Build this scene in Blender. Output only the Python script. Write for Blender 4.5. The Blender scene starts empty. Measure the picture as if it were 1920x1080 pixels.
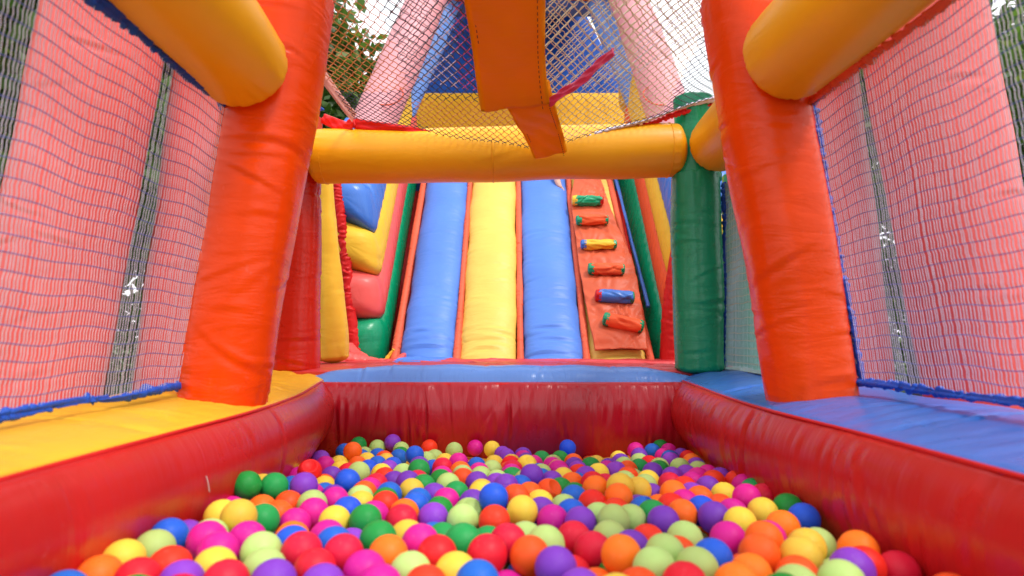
import bpy, math, random
import numpy as np
from mathutils import Vector

# ------------------------------------------------------------ camera, sky, sun
C = bpy.context.scene.collection
scene = bpy.context.scene
F = 1200.0            # focal length in pixels of the 1920-wide picture
HOR = 630.0           # horizon row
CZ = 1.05             # camera height
PITCH = math.atan((HOR - 540.0) / F)
cam_d = bpy.data.cameras.new('camera')
cam = bpy.data.objects.new('camera', cam_d)
C.objects.link(cam)
cam.location = (0, 0, CZ)
cam.rotation_euler = (math.pi / 2 + PITCH, 0, 0)
cam_d.sensor_width = 36.0
cam_d.lens = 36.0 * F / 1920.0
cam_d.clip_start = 0.02
cam_d.clip_end = 2000
cam_d.dof.use_dof = True
cam_d.dof.focus_distance = 3.3
cam_d.dof.aperture_fstop = 3.0
scene.camera = cam

SUN_EL, SUN_AZ = math.radians(56), math.radians(132)   # azimuth clockwise from +Y
world = bpy.data.worlds.new('World')
scene.world = world
world.use_nodes = True
nt = world.node_tree
nt.nodes.clear()
out = nt.nodes.new('ShaderNodeOutputWorld')
bg = nt.nodes.new('ShaderNodeBackground')
sky = nt.nodes.new('ShaderNodeTexSky')
sky.sky_type = 'NISHITA'
sky.sun_disc = False
sky.sun_elevation = SUN_EL
sky.sun_rotation = SUN_AZ
sky.dust_density = 3.0
mix = nt.nodes.new('ShaderNodeMixRGB')
tc = nt.nodes.new('ShaderNodeTexCoord')
nz = nt.nodes.new('ShaderNodeTexNoise')
nz.inputs['Scale'].default_value = 1.6
nz.inputs['Detail'].default_value = 6
rp = nt.nodes.new('ShaderNodeValToRGB')
rp.color_ramp.elements[0].position = 0.3
rp.color_ramp.elements[0].color = (.72, .72, .72, 1)
rp.color_ramp.elements[1].position = 0.62
rp.color_ramp.elements[1].color = (1, 1, 1, 1)
nt.links.new(tc.outputs['Generated'], nz.inputs['Vector'])
nt.links.new(nz.outputs['Fac'], rp.inputs['Fac'])
nt.links.new(rp.outputs['Color'], mix.inputs['Fac'])
nt.links.new(sky.outputs['Color'], mix.inputs['Color1'])
mix.inputs['Color2'].default_value = (11.5, 11.6, 12.0, 1)
nt.links.new(mix.outputs['Color'], bg.inputs['Color'])
bg.inputs['Strength'].default_value = 0.12
nt.links.new(bg.outputs['Background'], out.inputs['Surface'])

sd = bpy.data.lights.new('sun', 'SUN')
sd.energy = 1.9
sd.angle = math.radians(12)
sd.color = (1.0, .95, .87)
sun = bpy.data.objects.new('sun', sd)
C.objects.link(sun)
dirv = Vector((math.sin(SUN_AZ) * math.cos(SUN_EL), math.cos(SUN_AZ) * math.cos(SUN_EL), math.sin(SUN_EL)))
sun.rotation_euler = dirv.to_track_quat('Z', 'Y').to_euler()
sun.location = (4, -4, 8)

scene.view_settings.view_transform = 'Standard'
scene.view_settings.look = 'None'
scene.view_settings.exposure = 0.3
scene.view_settings.gamma = 1
scene.view_settings.use_curve_mapping = False
scene.cycles.max_bounces = 8
scene.cycles.diffuse_bounces = 4

# ------------------------------------------------------------ helpers
rng = np.random.default_rng(7)
random.seed(7)

def P(u, v, Y):
    """world point seen at picture position (u, v) at distance Y in front of the camera"""
    a, b = (u - 960.0) / F, (540.0 - v) / F
    cp, sp = math.cos(PITCH), math.sin(PITCH)
    d = np.array([a, cp - b * sp, sp + b * cp])
    d = d * (Y / d[1])
    return np.array([d[0], Y, d[2] + CZ])

def H(x, Y, h):
    """point h below the lens"""
    return np.array([x, Y, CZ - h])

def link_mesh(name, verts, faces, mats, parent=None, smooth=True, midx=None, sharp=None):
    me = bpy.data.meshes.new(name)
    v = np.asarray(verts, dtype=float)
    o = bpy.data.objects.new(name, me)
    if parent is not None:
        off = np.array(parent['base']) if 'base' in parent.keys() else np.zeros(3)
        v = v - off
    me.from_pydata(v.tolist(), [], faces if isinstance(faces, list) else faces.tolist())
    if not isinstance(mats, (list, tuple)):
        mats = [mats]
    for m in mats:
        me.materials.append(m)
    if midx is not None:
        me.polygons.foreach_set('material_index', np.asarray(midx, dtype=np.int32))
    if smooth:
        me.polygons.foreach_set('use_smooth', np.ones(len(me.polygons), dtype=bool))
    me.update()
    C.objects.link(o)
    if parent is not None:
        o.parent = parent
        if 'base' in parent.keys():
            o['base'] = parent['base']
    return o

def empty(name, loc, label, cat, group=None):
    o = bpy.data.objects.new(name, None)
    o.empty_display_size = .2
    C.objects.link(o)
    o.location = loc
    o['base'] = [float(c) for c in loc]
    o['label'] = label
    o['category'] = cat
    if group:
        o['group'] = group
    return o

def tag(o, label, cat, group=None, kind=None):
    if label: o['label'] = label
    if cat: o['category'] = cat
    if group: o['group'] = group
    if kind: o['kind'] = kind
    return o

def catmull(pts, n, closed=False):
    pts = np.asarray(pts, dtype=float)
    N = len(pts)
    if closed:
        idx = lambda i: pts[i % N]
        segs = N
    else:
        idx = lambda i: pts[min(max(i, 0), N - 1)]
        segs = N - 1
    dense = []
    for i in range(segs):
        p0, p1, p2, p3 = idx(i - 1), idx(i), idx(i + 1), idx(i + 2)
        for t in np.linspace(0, 1, 24, endpoint=False):
            dense.append(.5 * ((2 * p1) + (-p0 + p2) * t + (2 * p0 - 5 * p1 + 4 * p2 - p3) * t * t + (-p0 + 3 * p1 - 3 * p2 + p3) * t ** 3))
    dense.append(pts[0] if closed else pts[-1])
    dense = np.array(dense)
    s = np.concatenate([[0], np.cumsum(np.linalg.norm(np.diff(dense, axis=0), axis=1))])
    t = np.linspace(0, s[-1], n + 1 if closed else n)
    res = np.stack([np.interp(t, s, dense[:, k]) for k in range(dense.shape[1])], axis=1)
    return res[:-1] if closed else res

def grid_normals(G, closed_s):
    if closed_s:
        ds = np.roll(G, -1, 1) - np.roll(G, 1, 1)
    else:
        ds = np.gradient(G, axis=1)
    dl = np.gradient(G, axis=0)
    n = np.cross(ds, dl)
    n /= np.linalg.norm(n, axis=2, keepdims=True) + 1e-12
    return n

def grid_surface(name, G, mat, parent, closed_s=True, D=None, cap=True, flip=False):
    """G: (nL, nS, 3) points; D: displacement along the outward normal"""
    nL, nS = G.shape[:2]
    if D is not None:
        n = grid_normals(G, closed_s)
        if closed_s:
            cen = G.mean(axis=1, keepdims=True)
            sgn = np.sign(np.sum(n * (G - cen)))
            n = n * (sgn if sgn != 0 else 1)
        elif flip:
            n = -n
        G = G + n * D[..., None]
    verts = G.reshape(-1, 3)
    i, j = np.meshgrid(np.arange(nL - 1), np.arange(nS if closed_s else nS - 1), indexing='ij')
    j2 = (j + 1) % nS
    fac = np.stack([i * nS + j, i * nS + j2, (i + 1) * nS + j2, (i + 1) * nS + j], axis=-1).reshape(-1, 4).tolist()
    if cap and closed_s:
        verts = np.concatenate([verts, G[0].mean(0)[None], G[-1].mean(0)[None]])
        a, b = nL * nS, nL * nS + 1
        for k in range(nS):
            fac.append([a, (k + 1) % nS, k])
            fac.append([b, (nL - 1) * nS + k, (nL - 1) * nS + (k + 1) % nS])
    return link_mesh(name, verts, fac, mat, parent)

def folds(A, B, n, amp=.004, w=.009, ln=.09, a_rng=None, b_rng=None, slant=.3, along='b', per_a=None, seed=0):
    """random creases on a surface with arc-length coordinates A, B; 'along' names the axis they run along"""
    r = np.random.default_rng(seed)
    D = np.zeros_like(A)
    a0, a1 = a_rng or (A.min(), A.max())
    b0, b1 = b_rng or (B.min(), B.max())
    for _ in range(n):
        ca, cb = r.uniform(a0, a1), r.uniform(b0, b1)
        th = r.normal(0, slant)
        da, db = A - ca, B - cb
        if per_a:
            da = (da + per_a / 2) % per_a - per_a / 2
        if along == 'b':
            par, perp = db, da
        else:
            par, perp = da, db
        cu = r.normal(0, 1.0)
        q = perp * math.cos(th) + par * math.sin(th) + cu * par * par
        p = par * math.cos(th) - perp * math.sin(th)
        am = amp * r.uniform(.35, 1.2)
        ww = w * r.uniform(.6, 1.6)
        ll = ln * r.uniform(.5, 1.5)
        g = np.exp(-(p / ll) ** 2)
        D += am * g * (np.exp(-((q - ww) / ww) ** 2) * .8 - np.exp(-(q / ww) ** 2))
    return D

def gathers(S, dist, spacing=.03, amp=.005, ln=.06, seed=0):
    """pleats running away from a seam: S along the seam, dist from it"""
    r = np.random.default_rng(seed)
    D = np.zeros_like(S)
    s0, s1 = S.min(), S.max()
    s = s0
    while s < s1:
        s += spacing * r.uniform(.5, 1.7)
        w = spacing * r.uniform(.18, .4)
        l = ln * r.uniform(.4, 1.6)
        sl = r.normal(0, .12)
        D -= amp * r.uniform(.3, 1.2) * np.exp(-((S - s - sl * dist) / w) ** 2) * np.exp(-np.abs(dist) / l)
    return D

def lownoise(A, B, amp, sc, seed):
    r = np.random.default_rng(seed)
    D = np.zeros_like(A)
    for _ in range(7):
        kx, ky = r.normal(0, 1 / sc, 2)
        D += np.sin(kx * A + ky * B + r.uniform(0, 6.28))
    return D * amp / 3

def section_frame(d):
    d = d / np.linalg.norm(d)
    up = np.array([0, 0, 1.0]) if abs(d[2]) < .8 else np.array([0, -1.0, 0])
    s = np.cross(d, up); s /= np.linalg.norm(s)
    t = np.cross(s, d)
    return s, t

def tube(name, pts, radii, mat, parent, nS=56, step=.014, sq=2.0, aspect=1.0, ends=(1, 1), end_len=.6,
         nf=0, famp=.004, fw=.009, fl=.09, gat=0.0, gsp=.03, gln=.06, low=.003, seed=0, f_rng=None, along='b', mids=()):
    """an inflated tube along a path: rounded ends, gathered seams, random creases"""
    pts = np.asarray(pts, dtype=float)
    L = np.sum(np.linalg.norm(np.diff(pts, axis=0), axis=1))
    n = max(int(L / step), 6)
    path = catmull(pts, n)
    s = np.concatenate([[0], np.cumsum(np.linalg.norm(np.diff(path, axis=0), axis=1))])
    L = s[-1]
    kn = np.linspace(0, L, len(radii))
    R = np.interp(s, kn, radii)
    prof = np.ones(n)
    add_path, add_R, add_s = [], [], []
    # extra rings for rounded ends
    def end_rings(i, sign):
        rr = R[i] ; el = rr * end_len
        q = np.sin(np.linspace(0, math.pi / 2, 11))[::-1][:-1] if sign > 0 else np.sin(np.linspace(0, math.pi / 2, 11))[::-1][:-1]
        return rr, el
    rings_c, rings_r, rings_s = [path[k] for k in range(n)], list(R), list(s)
    for which in (0, 1):
        if not ends[which]: continue
        i = 0 if which == 0 else -1
        d = path[0] - path[1] if which == 0 else path[-1] - path[-2]
        d = d / np.linalg.norm(d)
        rr = R[i]; el = rr * end_len
        th = np.linspace(0, math.pi / 2, 9)[1:]
        c = [path[i] + d * el * math.sin(t) for t in th]
        r_ = [max(rr * math.cos(t), rr * .03) for t in th]
        s_ = [s[i] + (-1 if which == 0 else 1) * rr * t for t in th]
        if which == 0:
            rings_c = c[::-1] + rings_c; rings_r = r_[::-1] + rings_r; rings_s = s_[::-1] + rings_s
        else:
            rings_c += c; rings_r += r_; rings_s += s_
    cc, rr, ss = np.array(rings_c), np.array(rings_r), np.array(rings_s)
    tang = np.gradient(cc, axis=0)
    th = np.linspace(0, 2 * math.pi, nS, endpoint=False)
    s0, t0 = section_frame(path[-1] - path[0])
    ct, st = np.cos(th), np.sin(th)
    k = (np.abs(ct) ** sq + np.abs(st) ** sq) ** (-1 / sq)
    G = np.zeros((len(cc), nS, 3))
    for i in range(len(cc)):
        d = tang[i] / (np.linalg.norm(tang[i]) + 1e-9)
        a = s0 - d * np.dot(s0, d); a /= np.linalg.norm(a)
        b = np.cross(a, d)
        G[i] = cc[i] + rr[i] * ((ct * k)[:, None] * a * aspect + (st * k)[:, None] * b)
    A = np.outer(np.ones(len(cc)), th) * np.mean(radii)
    B = np.outer(ss, np.ones(nS))
    D = lownoise(A * 0 + np.sin(np.outer(np.ones(len(cc)), th)) * .3, B, low, .12, seed)
    per = 2 * math.pi * np.mean(radii)
    if nf:
        D += folds(A, B, nf, famp, fw, fl, b_rng=f_rng, along=along, per_a=per, seed=seed + 1)
    if gat:
        D += gathers(A, B - 0, gsp, gat, gln, seed + 2)
        D += gathers(A, L - B, gsp, gat, gln, seed + 3)
    for m in mids:
        D += gathers(A, np.abs(B - m * L), gsp, gat or .004, gln, seed + int(m * 50))
        D -= .006 * np.exp(-((B - m * L) / .012) ** 2)
    return grid_surface(name, G, mat, parent, True, D)

def loft(name, secs, nL, nS, mat, parent, Dfun=None, closed_path=False):
    """secs: list of control rings, each (m,3) control points (same m); smooth both ways"""
    rings = [catmull(sc, nS, closed=True) for sc in secs]
    rings = np.array(rings)
    out_ = np.zeros((nL, nS, 3))
    for j in range(nS):
        out_[:, j] = catmull(rings[:, j], nL) if len(secs) > 2 else np.linspace(rings[0, j], rings[1, j], nL)
    B = np.concatenate([[0], np.cumsum(np.linalg.norm(np.diff(out_.mean(1), axis=0), axis=1))])
    ds = np.linalg.norm(np.roll(out_, -1, 1) - out_, axis=2)
    A = np.concatenate([np.zeros((nL, 1)), np.cumsum(ds, axis=1)[:, :-1]], axis=1)
    B = np.outer(B, np.ones(nS))
    D = Dfun(A, B) if Dfun else None
    return grid_surface(name, out_, mat, parent, True, D)

def pad(name, c00, c10, c11, c01, thick, mat, parent, n=(60, 40), bulge=.03, Dfun=None, edge=3.0, ruf=0, rsp=.03, seed=0, sag=None):
    """an inflated pad over a four-cornered patch (u from c00 to c10, v from c00 to c01): bulged front, real thickness"""
    c00, c10, c11, c01 = [np.asarray(c, dtype=float) for c in (c00, c10, c11, c01)]
    nu, nv = n
    u = np.linspace(0, 1, nu); v = np.linspace(0, 1, nv)
    U, V = np.meshgrid(u, v, indexing='ij')
    base = (c00 * ((1 - U) * (1 - V))[..., None] + c10 * (U * (1 - V))[..., None] + c11 * (U * V)[..., None] + c01 * ((1 - U) * V)[..., None])
    nrm = np.cross(c10 - c00, c01 - c00); nrm /= np.linalg.norm(nrm)
    e = (1 - np.abs(2 * U - 1) ** edge) * (1 - np.abs(2 * V - 1) ** edge)
    e = np.maximum(e, 0) ** .5
    lu = (np.linalg.norm(c10 - c00) + np.linalg.norm(c11 - c01)) / 2
    lv = (np.linalg.norm(c01 - c00) + np.linalg.norm(c11 - c10)) / 2
    A, B = U * lu, V * lv
    D = np.zeros_like(A)
    if Dfun is not None: D = Dfun(A, B, lu, lv)
    if ruf:
        D += gathers(B, A, rsp, ruf, .035, seed) + gathers(B, lu - A, rsp, ruf, .035, seed + 1)
        D += gathers(A, B, rsp, ruf, .035, seed + 2) + gathers(A, lv - B, rsp, ruf, .035, seed + 3)
    if sag is not None: base = base + sag(U, V)
    top = base + nrm * (e * bulge + D * np.minimum(1, e * 3))[..., None]
    bot = base - nrm * (thick * np.minimum(1, e * 4))[..., None]
    verts = np.concatenate([top.reshape(-1, 3), bot.reshape(-1, 3)])
    i, j = np.meshgrid(np.arange(nu - 1), np.arange(nv - 1), indexing='ij')
    q = np.stack([i * nv + j, (i + 1) * nv + j, (i + 1) * nv + j + 1, i * nv + j + 1], axis=-1).reshape(-1, 4)
    q2 = q[:, ::-1] + nu * nv
    return link_mesh(name, verts, np.concatenate([q, q2]).tolist(), mat, parent)

def strands(lines, rad, sides=3):
    """lines: list of (n,3) arrays -> verts, faces of thin cords"""
    V, Fc = [], []
    base = 0
    for ln in lines:
        n = len(ln)
        d = np.gradient(ln, axis=0); d /= np.linalg.norm(d, axis=1, keepdims=True) + 1e-12
        up = np.array([.31, .17, .93]); a = np.cross(d, up); a /= np.linalg.norm(a, axis=1, keepdims=True) + 1e-12
        b = np.cross(d, a)
        r = rad if np.ndim(rad) == 0 else rad
        for k in range(sides):
            t = 2 * math.pi * k / sides
            V.append(ln + r * (math.cos(t) * a + math.sin(t) * b))
        idx = np.arange(n - 1)
        for k in range(sides):
            k2 = (k + 1) % sides
            Fc.append(np.stack([base + k * n + idx, base + k2 * n + idx, base + k2 * n + idx + 1, base + k * n + idx + 1], axis=1))
        base += n * sides
    return np.concatenate(V), np.concatenate(Fc)

# ------------------------------------------------------------ materials
def pvc(name, col, rough=.36, weave=.12, wr=.25, var=.10, stretch=(1, 1, 1), spec=.17, fold_scale=9, trans=0.0):
    m = bpy.data.materials.new(name)
    m.use_nodes = True
    t = m.node_tree; N = t.nodes; Lk = t.links
    b = N['Principled BSDF']
    co = N.new('ShaderNodeTexCoord')
    # large faded patches
    n1 = N.new('ShaderNodeTexNoise'); n1.inputs['Scale'].default_value = 2.6; n1.inputs['Detail'].default_value = 5
    Lk.new(co.outputs['Object'], n1.inputs['Vector'])
    mr = N.new('ShaderNodeMapRange'); mr.inputs['From Min'].default_value = .3; mr.inputs['From Max'].default_value = .7
    mr.inputs['To Min'].default_value = 1 - var; mr.inputs['To Max'].default_value = 1 + var * .6
    Lk.new(n1.outputs['Fac'], mr.inputs['Value'])
    # rubbed scuffs
    n2 = N.new('ShaderNodeTexNoise'); n2.inputs['Scale'].default_value = 34; n2.inputs['Detail'].default_value = 8; n2.inputs['Roughness'].default_value = .7
    Lk.new(co.outputs['Object'], n2.inputs['Vector'])
    sc = N.new('ShaderNodeMapRange'); sc.inputs['From Min'].default_value = .62; sc.inputs['From Max'].default_value = .75
    sc.inputs['To Min'].default_value = 0; sc.inputs['To Max'].default_value = .10
    Lk.new(n2.outputs['Fac'], sc.inputs['Value'])
    hs = N.new('ShaderNodeHueSaturation'); hs.inputs['Color'].default_value = (*col, 1)
    Lk.new(mr.outputs['Result'], hs.inputs['Value'])
    mx = N.new('ShaderNodeMixRGB'); mx.inputs['Color2'].default_value = (.55, .5, .47, 1)
    Lk.new(sc.outputs['Result'], mx.inputs['Fac']); Lk.new(hs.outputs['Color'], mx.inputs['Color1'])
    Lk.new(mx.outputs['Color'], b.inputs['Base Color'])
    # roughness
    rr = N.new('ShaderNodeMapRange'); rr.inputs['To Min'].default_value = rough - .08; rr.inputs['To Max'].default_value = rough + .12
    n4 = N.new('ShaderNodeTexNoise'); n4.inputs['Scale'].default_value = 7; n4.inputs['Detail'].default_value = 6
    Lk.new(co.outputs['Object'], n4.inputs['Vector'])
    Lk.new(n4.outputs['Fac'], rr.inputs['Value']); Lk.new(rr.outputs['Result'], b.inputs['Roughness'])
    b.inputs['Specular IOR Level'].default_value = spec
    # fine folds (stretched noise) + cloth weave
    mp = N.new('ShaderNodeMapping'); mp.inputs['Scale'].default_value = stretch
    Lk.new(co.outputs['Object'], mp.inputs['Vector'])
    n3 = N.new('ShaderNodeTexNoise'); n3.inputs['Scale'].default_value = fold_scale; n3.inputs['Detail'].default_value = 4; n3.inputs['Distortion'].default_value = .6
    Lk.new(mp.outputs['Vector'], n3.inputs['Vector'])
    b1 = N.new('ShaderNodeBump'); b1.inputs['Strength'].default_value = wr; b1.inputs['Distance'].default_value = .02
    Lk.new(n3.outputs['Fac'], b1.inputs['Height'])
    w = N.new('ShaderNodeTexNoise'); w.inputs['Scale'].default_value = 420; w.inputs['Detail'].default_value = 2
    Lk.new(co.outputs['Object'], w.inputs['Vector'])
    b2 = N.new('ShaderNodeBump'); b2.inputs['Strength'].default_value = weave; b2.inputs['Distance'].default_value = .0015
    Lk.new(w.outputs['Fac'], b2.inputs['Height']); Lk.new(b1.outputs['Normal'], b2.inputs['Normal'])
    Lk.new(b2.outputs['Normal'], b.inputs['Normal'])
    if trans:
        tr = N.new('ShaderNodeBsdfTranslucent'); tr.inputs['Color'].default_value = (*[min(1, c * 1.05) for c in col], 1)
        ms = N.new('ShaderNodeMixShader'); ms.inputs[0].default_value = trans
        Lk.new(b.outputs[0], ms.inputs[1]); Lk.new(tr.outputs[0], ms.inputs[2]); Lk.new(ms.outputs[0], N['Material Output'].inputs['Surface'])
    return m

def plain(name, col, rough=.5, bump=0, bs=60, spec=.5):
    m = bpy.data.materials.new(name); m.use_nodes = True
    t = m.node_tree; N = t.nodes; b = N['Principled BSDF']
    n = N.new('ShaderNodeTexNoise'); n.inputs['Scale'].default_value = bs; n.inputs['Detail'].default_value = 4
    co = N.new('ShaderNodeTexCoord'); t.links.new(co.outputs['Object'], n.inputs['Vector'])
    hs = N.new('ShaderNodeHueSaturation'); hs.inputs['Color'].default_value = (*col, 1)
    mr = N.new('ShaderNodeMapRange'); mr.inputs['To Min'].default_value = .75; mr.inputs['To Max'].default_value = 1.2
    t.links.new(n.outputs['Fac'], mr.inputs['Value']); t.links.new(mr.outputs['Result'], hs.inputs['Value'])
    t.links.new(hs.outputs['Color'], b.inputs['Base Color'])
    b.inputs['Roughness'].default_value = rough
    b.inputs['Specular IOR Level'].default_value = spec
    if bump:
        bp = N.new('ShaderNodeBump'); bp.inputs['Strength'].default_value = bump; bp.inputs['Distance'].default_value = .01
        t.links.new(n.outputs['Fac'], bp.inputs['Height']); t.links.new(bp.outputs['Normal'], b.inputs['Normal'])
    return m

HS = (1, 1, 4)       # creases lie horizontally
M = dict(
    orange_red=pvc('vinyl_orange_red', (.88, .064, .001), .24, spec=.26, wr=.30, stretch=(1, 1, 3.5), fold_scale=5),
    deep_red=pvc('vinyl_deep_red', (.60, .018, .018), .32, wr=.30, stretch=(4, 1, 1), fold_scale=6),
    wall_red=pvc('vinyl_wall_red', (.52, .012, .012), .28, wr=.10, weave=.05, stretch=(1, 7, 1), fold_scale=6, var=.14, spec=.55),
    wall_back=pvc('vinyl_back_wall_red', (.44, .007, .020), .28, spec=.5, weave=.05, wr=.28, stretch=(6, 1, 1), fold_scale=5, var=.14),
    post_red=pvc('vinyl_post_red', (.58, .016, .003), .26, spec=.4, wr=.3, stretch=(1, 1, 3.5), fold_scale=5),
    amber=pvc('vinyl_amber', (.96, .45, .003), .38, spec=.5, wr=.10, stretch=(.6, 2, 2), fold_scale=4),
    yellow=pvc('vinyl_yellow', (.86, .52, .045), .40, wr=.22, stretch=(1, 1, 3), fold_scale=6),
    ledge_yellow=pvc('vinyl_ledge_yellow', (.86, .46, .03), .36, wr=.3, stretch=(3, 1, 1), fold_scale=6),
    lane_yellow=pvc('vinyl_lane_yellow', (.80, .57, .11), .42, spec=.35, wr=.3, stretch=(1, 5, 5), fold_scale=5),
    lane_blue=pvc('vinyl_lane_blue', (.085, .23, .74), .42, wr=.22, spec=.35, stretch=(1, 5, 5), fold_scale=5),
    blue=pvc('vinyl_blue', (.045, .17, .60), .28, wr=.2, spec=.45, weave=.04, stretch=(1, 6, 1), fold_scale=6),
    roll_blue=pvc('vinyl_roll_blue', (.12, .29, .76), .30, spec=.45, weave=.02, wr=.15, stretch=(6, 1, 1), fold_scale=5),
    navy=pvc('vinyl_shelter_blue', (.012, .09, .46), .45, wr=.4),
    green=pvc('vinyl_green', (.002, .30, .135), .24, spec=.45, wr=.25, stretch=(1, 1, 3.5), fold_scale=5),
    salmon=pvc('vinyl_salmon', (.78, .13, .065), .42, wr=.45, stretch=(1, 4, 4), fold_scale=8),
    rose=pvc('vinyl_rose', (.80, .11, .10), .34, wr=.3, spec=.4),
    coral=pvc('vinyl_coral', (.84, .12, .04), .38, wr=.3),
    strap=pvc('strap_orange', (.88, .34, .003), .42, wr=.2, stretch=(1, 4, 1), trans=.35),
    flare_pink=pvc('vinyl_flare_pink', (.80, .36, .40), .42, wr=.3),  # red of the uprights paled: strong sun and lens flare painted into the colour
    flare_blue=pvc('vinyl_flare_blue', (.16, .33, .80), .38, wr=.3),  # blue uprights lightened too, with the flare put into their colour
    edge_red=pvc('edge_binding_red', (.75, .02, .02), .4, wr=.5, fold_scale=16),
    edge_blue=pvc('edge_binding_blue', (.02, .09, .50), .4, wr=.7, fold_scale=18),
    pink=pvc('webbing_pink', (.80, .38, .32), .55, wr=.3),
    stitch=plain('stitching_dark', (.10, .03, .01), .8),
    net_navy=plain('cord_navy', (.02, .04, .09), .6), net_orange=plain('cord_orange', (.72, .30, .10), .6),
    net_cream=plain('cord_cream', (.75, .68, .45), .6), net_blue=plain('cord_blue', (.10, .16, .50), .6),
    net_pale=plain('cord_pale', (.68, .62, .74), .6), net_teal=plain('cord_teal', (.36, .60, .62), .6),
)

# ------------------------------------------------------------ ground and trees
def lawn():
    m = bpy.data.materials.new('grass_ground'); m.use_nodes = True
    t = m.node_tree; b = t.nodes['Principled BSDF']
    n = t.nodes.new('ShaderNodeTexNoise'); n.inputs['Scale'].default_value = 3; n.inputs['Detail'].default_value = 9
    co = t.nodes.new('ShaderNodeTexCoord'); t.links.new(co.outputs['Object'], n.inputs['Vector'])
    r = t.nodes.new('ShaderNodeValToRGB')
    r.color_ramp.elements[0].position = .35; r.color_ramp.elements[0].color = (.035, .07, .015, 1)
    r.color_ramp.elements[1].position = .7; r.color_ramp.elements[1].color = (.11, .15, .04, 1)
    t.links.new(n.outputs['Fac'], r.inputs['Fac']); t.links.new(r.outputs['Color'], b.inputs['Base Color'])
    b.inputs['Roughness'].default_value = .9
    xs = np.concatenate([[-400, -100, -40], np.linspace(-20, 20, 60), [40, 100, 400]])
    G = np.array([[[x, y, .05 * math.sin(x * .4) * math.cos(y * .3)] for x in xs] for y in xs + 5])
    o = grid_surface('ground', G, m, None, closed_s=False)
    o['kind'] = 'structure'
    return o
lawn()

leaf_mats = []
for nm, c in (('leaf_dark', (.05, .115, .022)), ('leaf_mid', (.09, .17, .035)), ('leaf_light', (.15, .22, .05))):
    mm = bpy.data.materials.new(nm); mm.use_nodes = True
    tn = mm.node_tree; bb = tn.nodes['Principled BSDF']; bb.inputs['Base Color'].default_value = (*c, 1); bb.inputs['Roughness'].default_value = .45
    tr = tn.nodes.new('ShaderNodeBsdfTranslucent'); tr.inputs['Color'].default_value = (c[0] * 2.2, c[1] * 2.2, c[2] * 1.4, 1)
    ms = tn.nodes.new('ShaderNodeMixShader'); ms.inputs[0].default_value = .35
    tn.links.new(bb.outputs[0], ms.inputs[1]); tn.links.new(tr.outputs[0], ms.inputs[2])
    tn.links.new(ms.outputs[0], tn.nodes['Material Output'].inputs['Surface'])
    leaf_mats.append(mm)
bark = plain('bark', (.10, .07, .05), .9, .6, 20)

def tree_meshes(seed, height, width, leaves, slim=False, lsz=.09):
    r = np.random.default_rng(seed)
    lines, rads = [], []
    trunk = np.array([[0, 0, -.1], [.1, .05, height * .3], [-.05, .1, height * .6], [.05, 0, height * .85]])
    V, Fc, base = [], [], 0
    def limb(pts, r0, r1):
        nonlocal base
        p = catmull(pts, 8)
        rr = np.linspace(r0, r1, 8)
        th = np.linspace(0, 2 * math.pi, 7, endpoint=False)
        for i in range(8):
            V.append(np.stack([p[i, 0] + rr[i] * np.cos(th), p[i, 1] + rr[i] * np.sin(th), np.full(7, p[i, 2])], 1))
        for i in range(7):
            for k in range(7):
                k2 = (k + 1) % 7
                Fc.append([base + i * 7 + k, base + i * 7 + k2, base + i * 7 + 7 + k2, base + i * 7 + 7 + k])
        base += 56
    limb(trunk, .16 if not slim else .07, .04)
    tips = []
    for k in range(15):
        z = height * r.uniform(.28, .8); a = r.uniform(0, 6.28); l = width * r.uniform(.4, .9) * (1 - .4 * abs(z / height - .55))
        e = np.array([math.cos(a) * l, math.sin(a) * l, z + l * r.uniform(.1, .6)])
        limb([[0, 0, z], e * [.5, .5, 0] + [0, 0, z + l * .25], e], .05, .012)
        tips.append(e); tips.append(e * [.6, .6, 0] + [0, 0, (z + e[2]) / 2])
    tips += [np.array([r.normal(0, .2) * width, r.normal(0, .2) * width, height * r.uniform(.75, .98)]) for _ in range(8)]
    tv, tf = np.concatenate(V), Fc
    tips = np.array(tips)
    # leaf clumps around the limb tips
    sub = tips[r.integers(0, len(tips), 90)] + r.normal(0, .22 * width, (90, 3)) * [1, 1, .7]
    c = sub[r.integers(0, 90, leaves)] + r.normal(0, .13 * width, (leaves, 3))
    c[:, 2] = np.maximum(c[:, 2], height * .14)
    d1 = r.normal(0, 1, (leaves, 3)); d1 /= np.linalg.norm(d1, axis=1, keepdims=True)
    d2 = np.cross(d1, r.normal(0, 1, (leaves, 3))); d2 /= np.linalg.norm(d2, axis=1, keepdims=True)
    s = lsz * r.uniform(.6, 1.3, (leaves, 1))
    lv = np.stack([c - d1 * s, c + d2 * s * .45, c + d1 * s, c - d2 * s * .45], axis=1).reshape(-1, 3)
    lf = np.arange(leaves * 4).reshape(-1, 4)
    mi = r.choice(3, leaves, p=[.5, .35, .15])
    return tv, tf, lv, lf, mi

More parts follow.
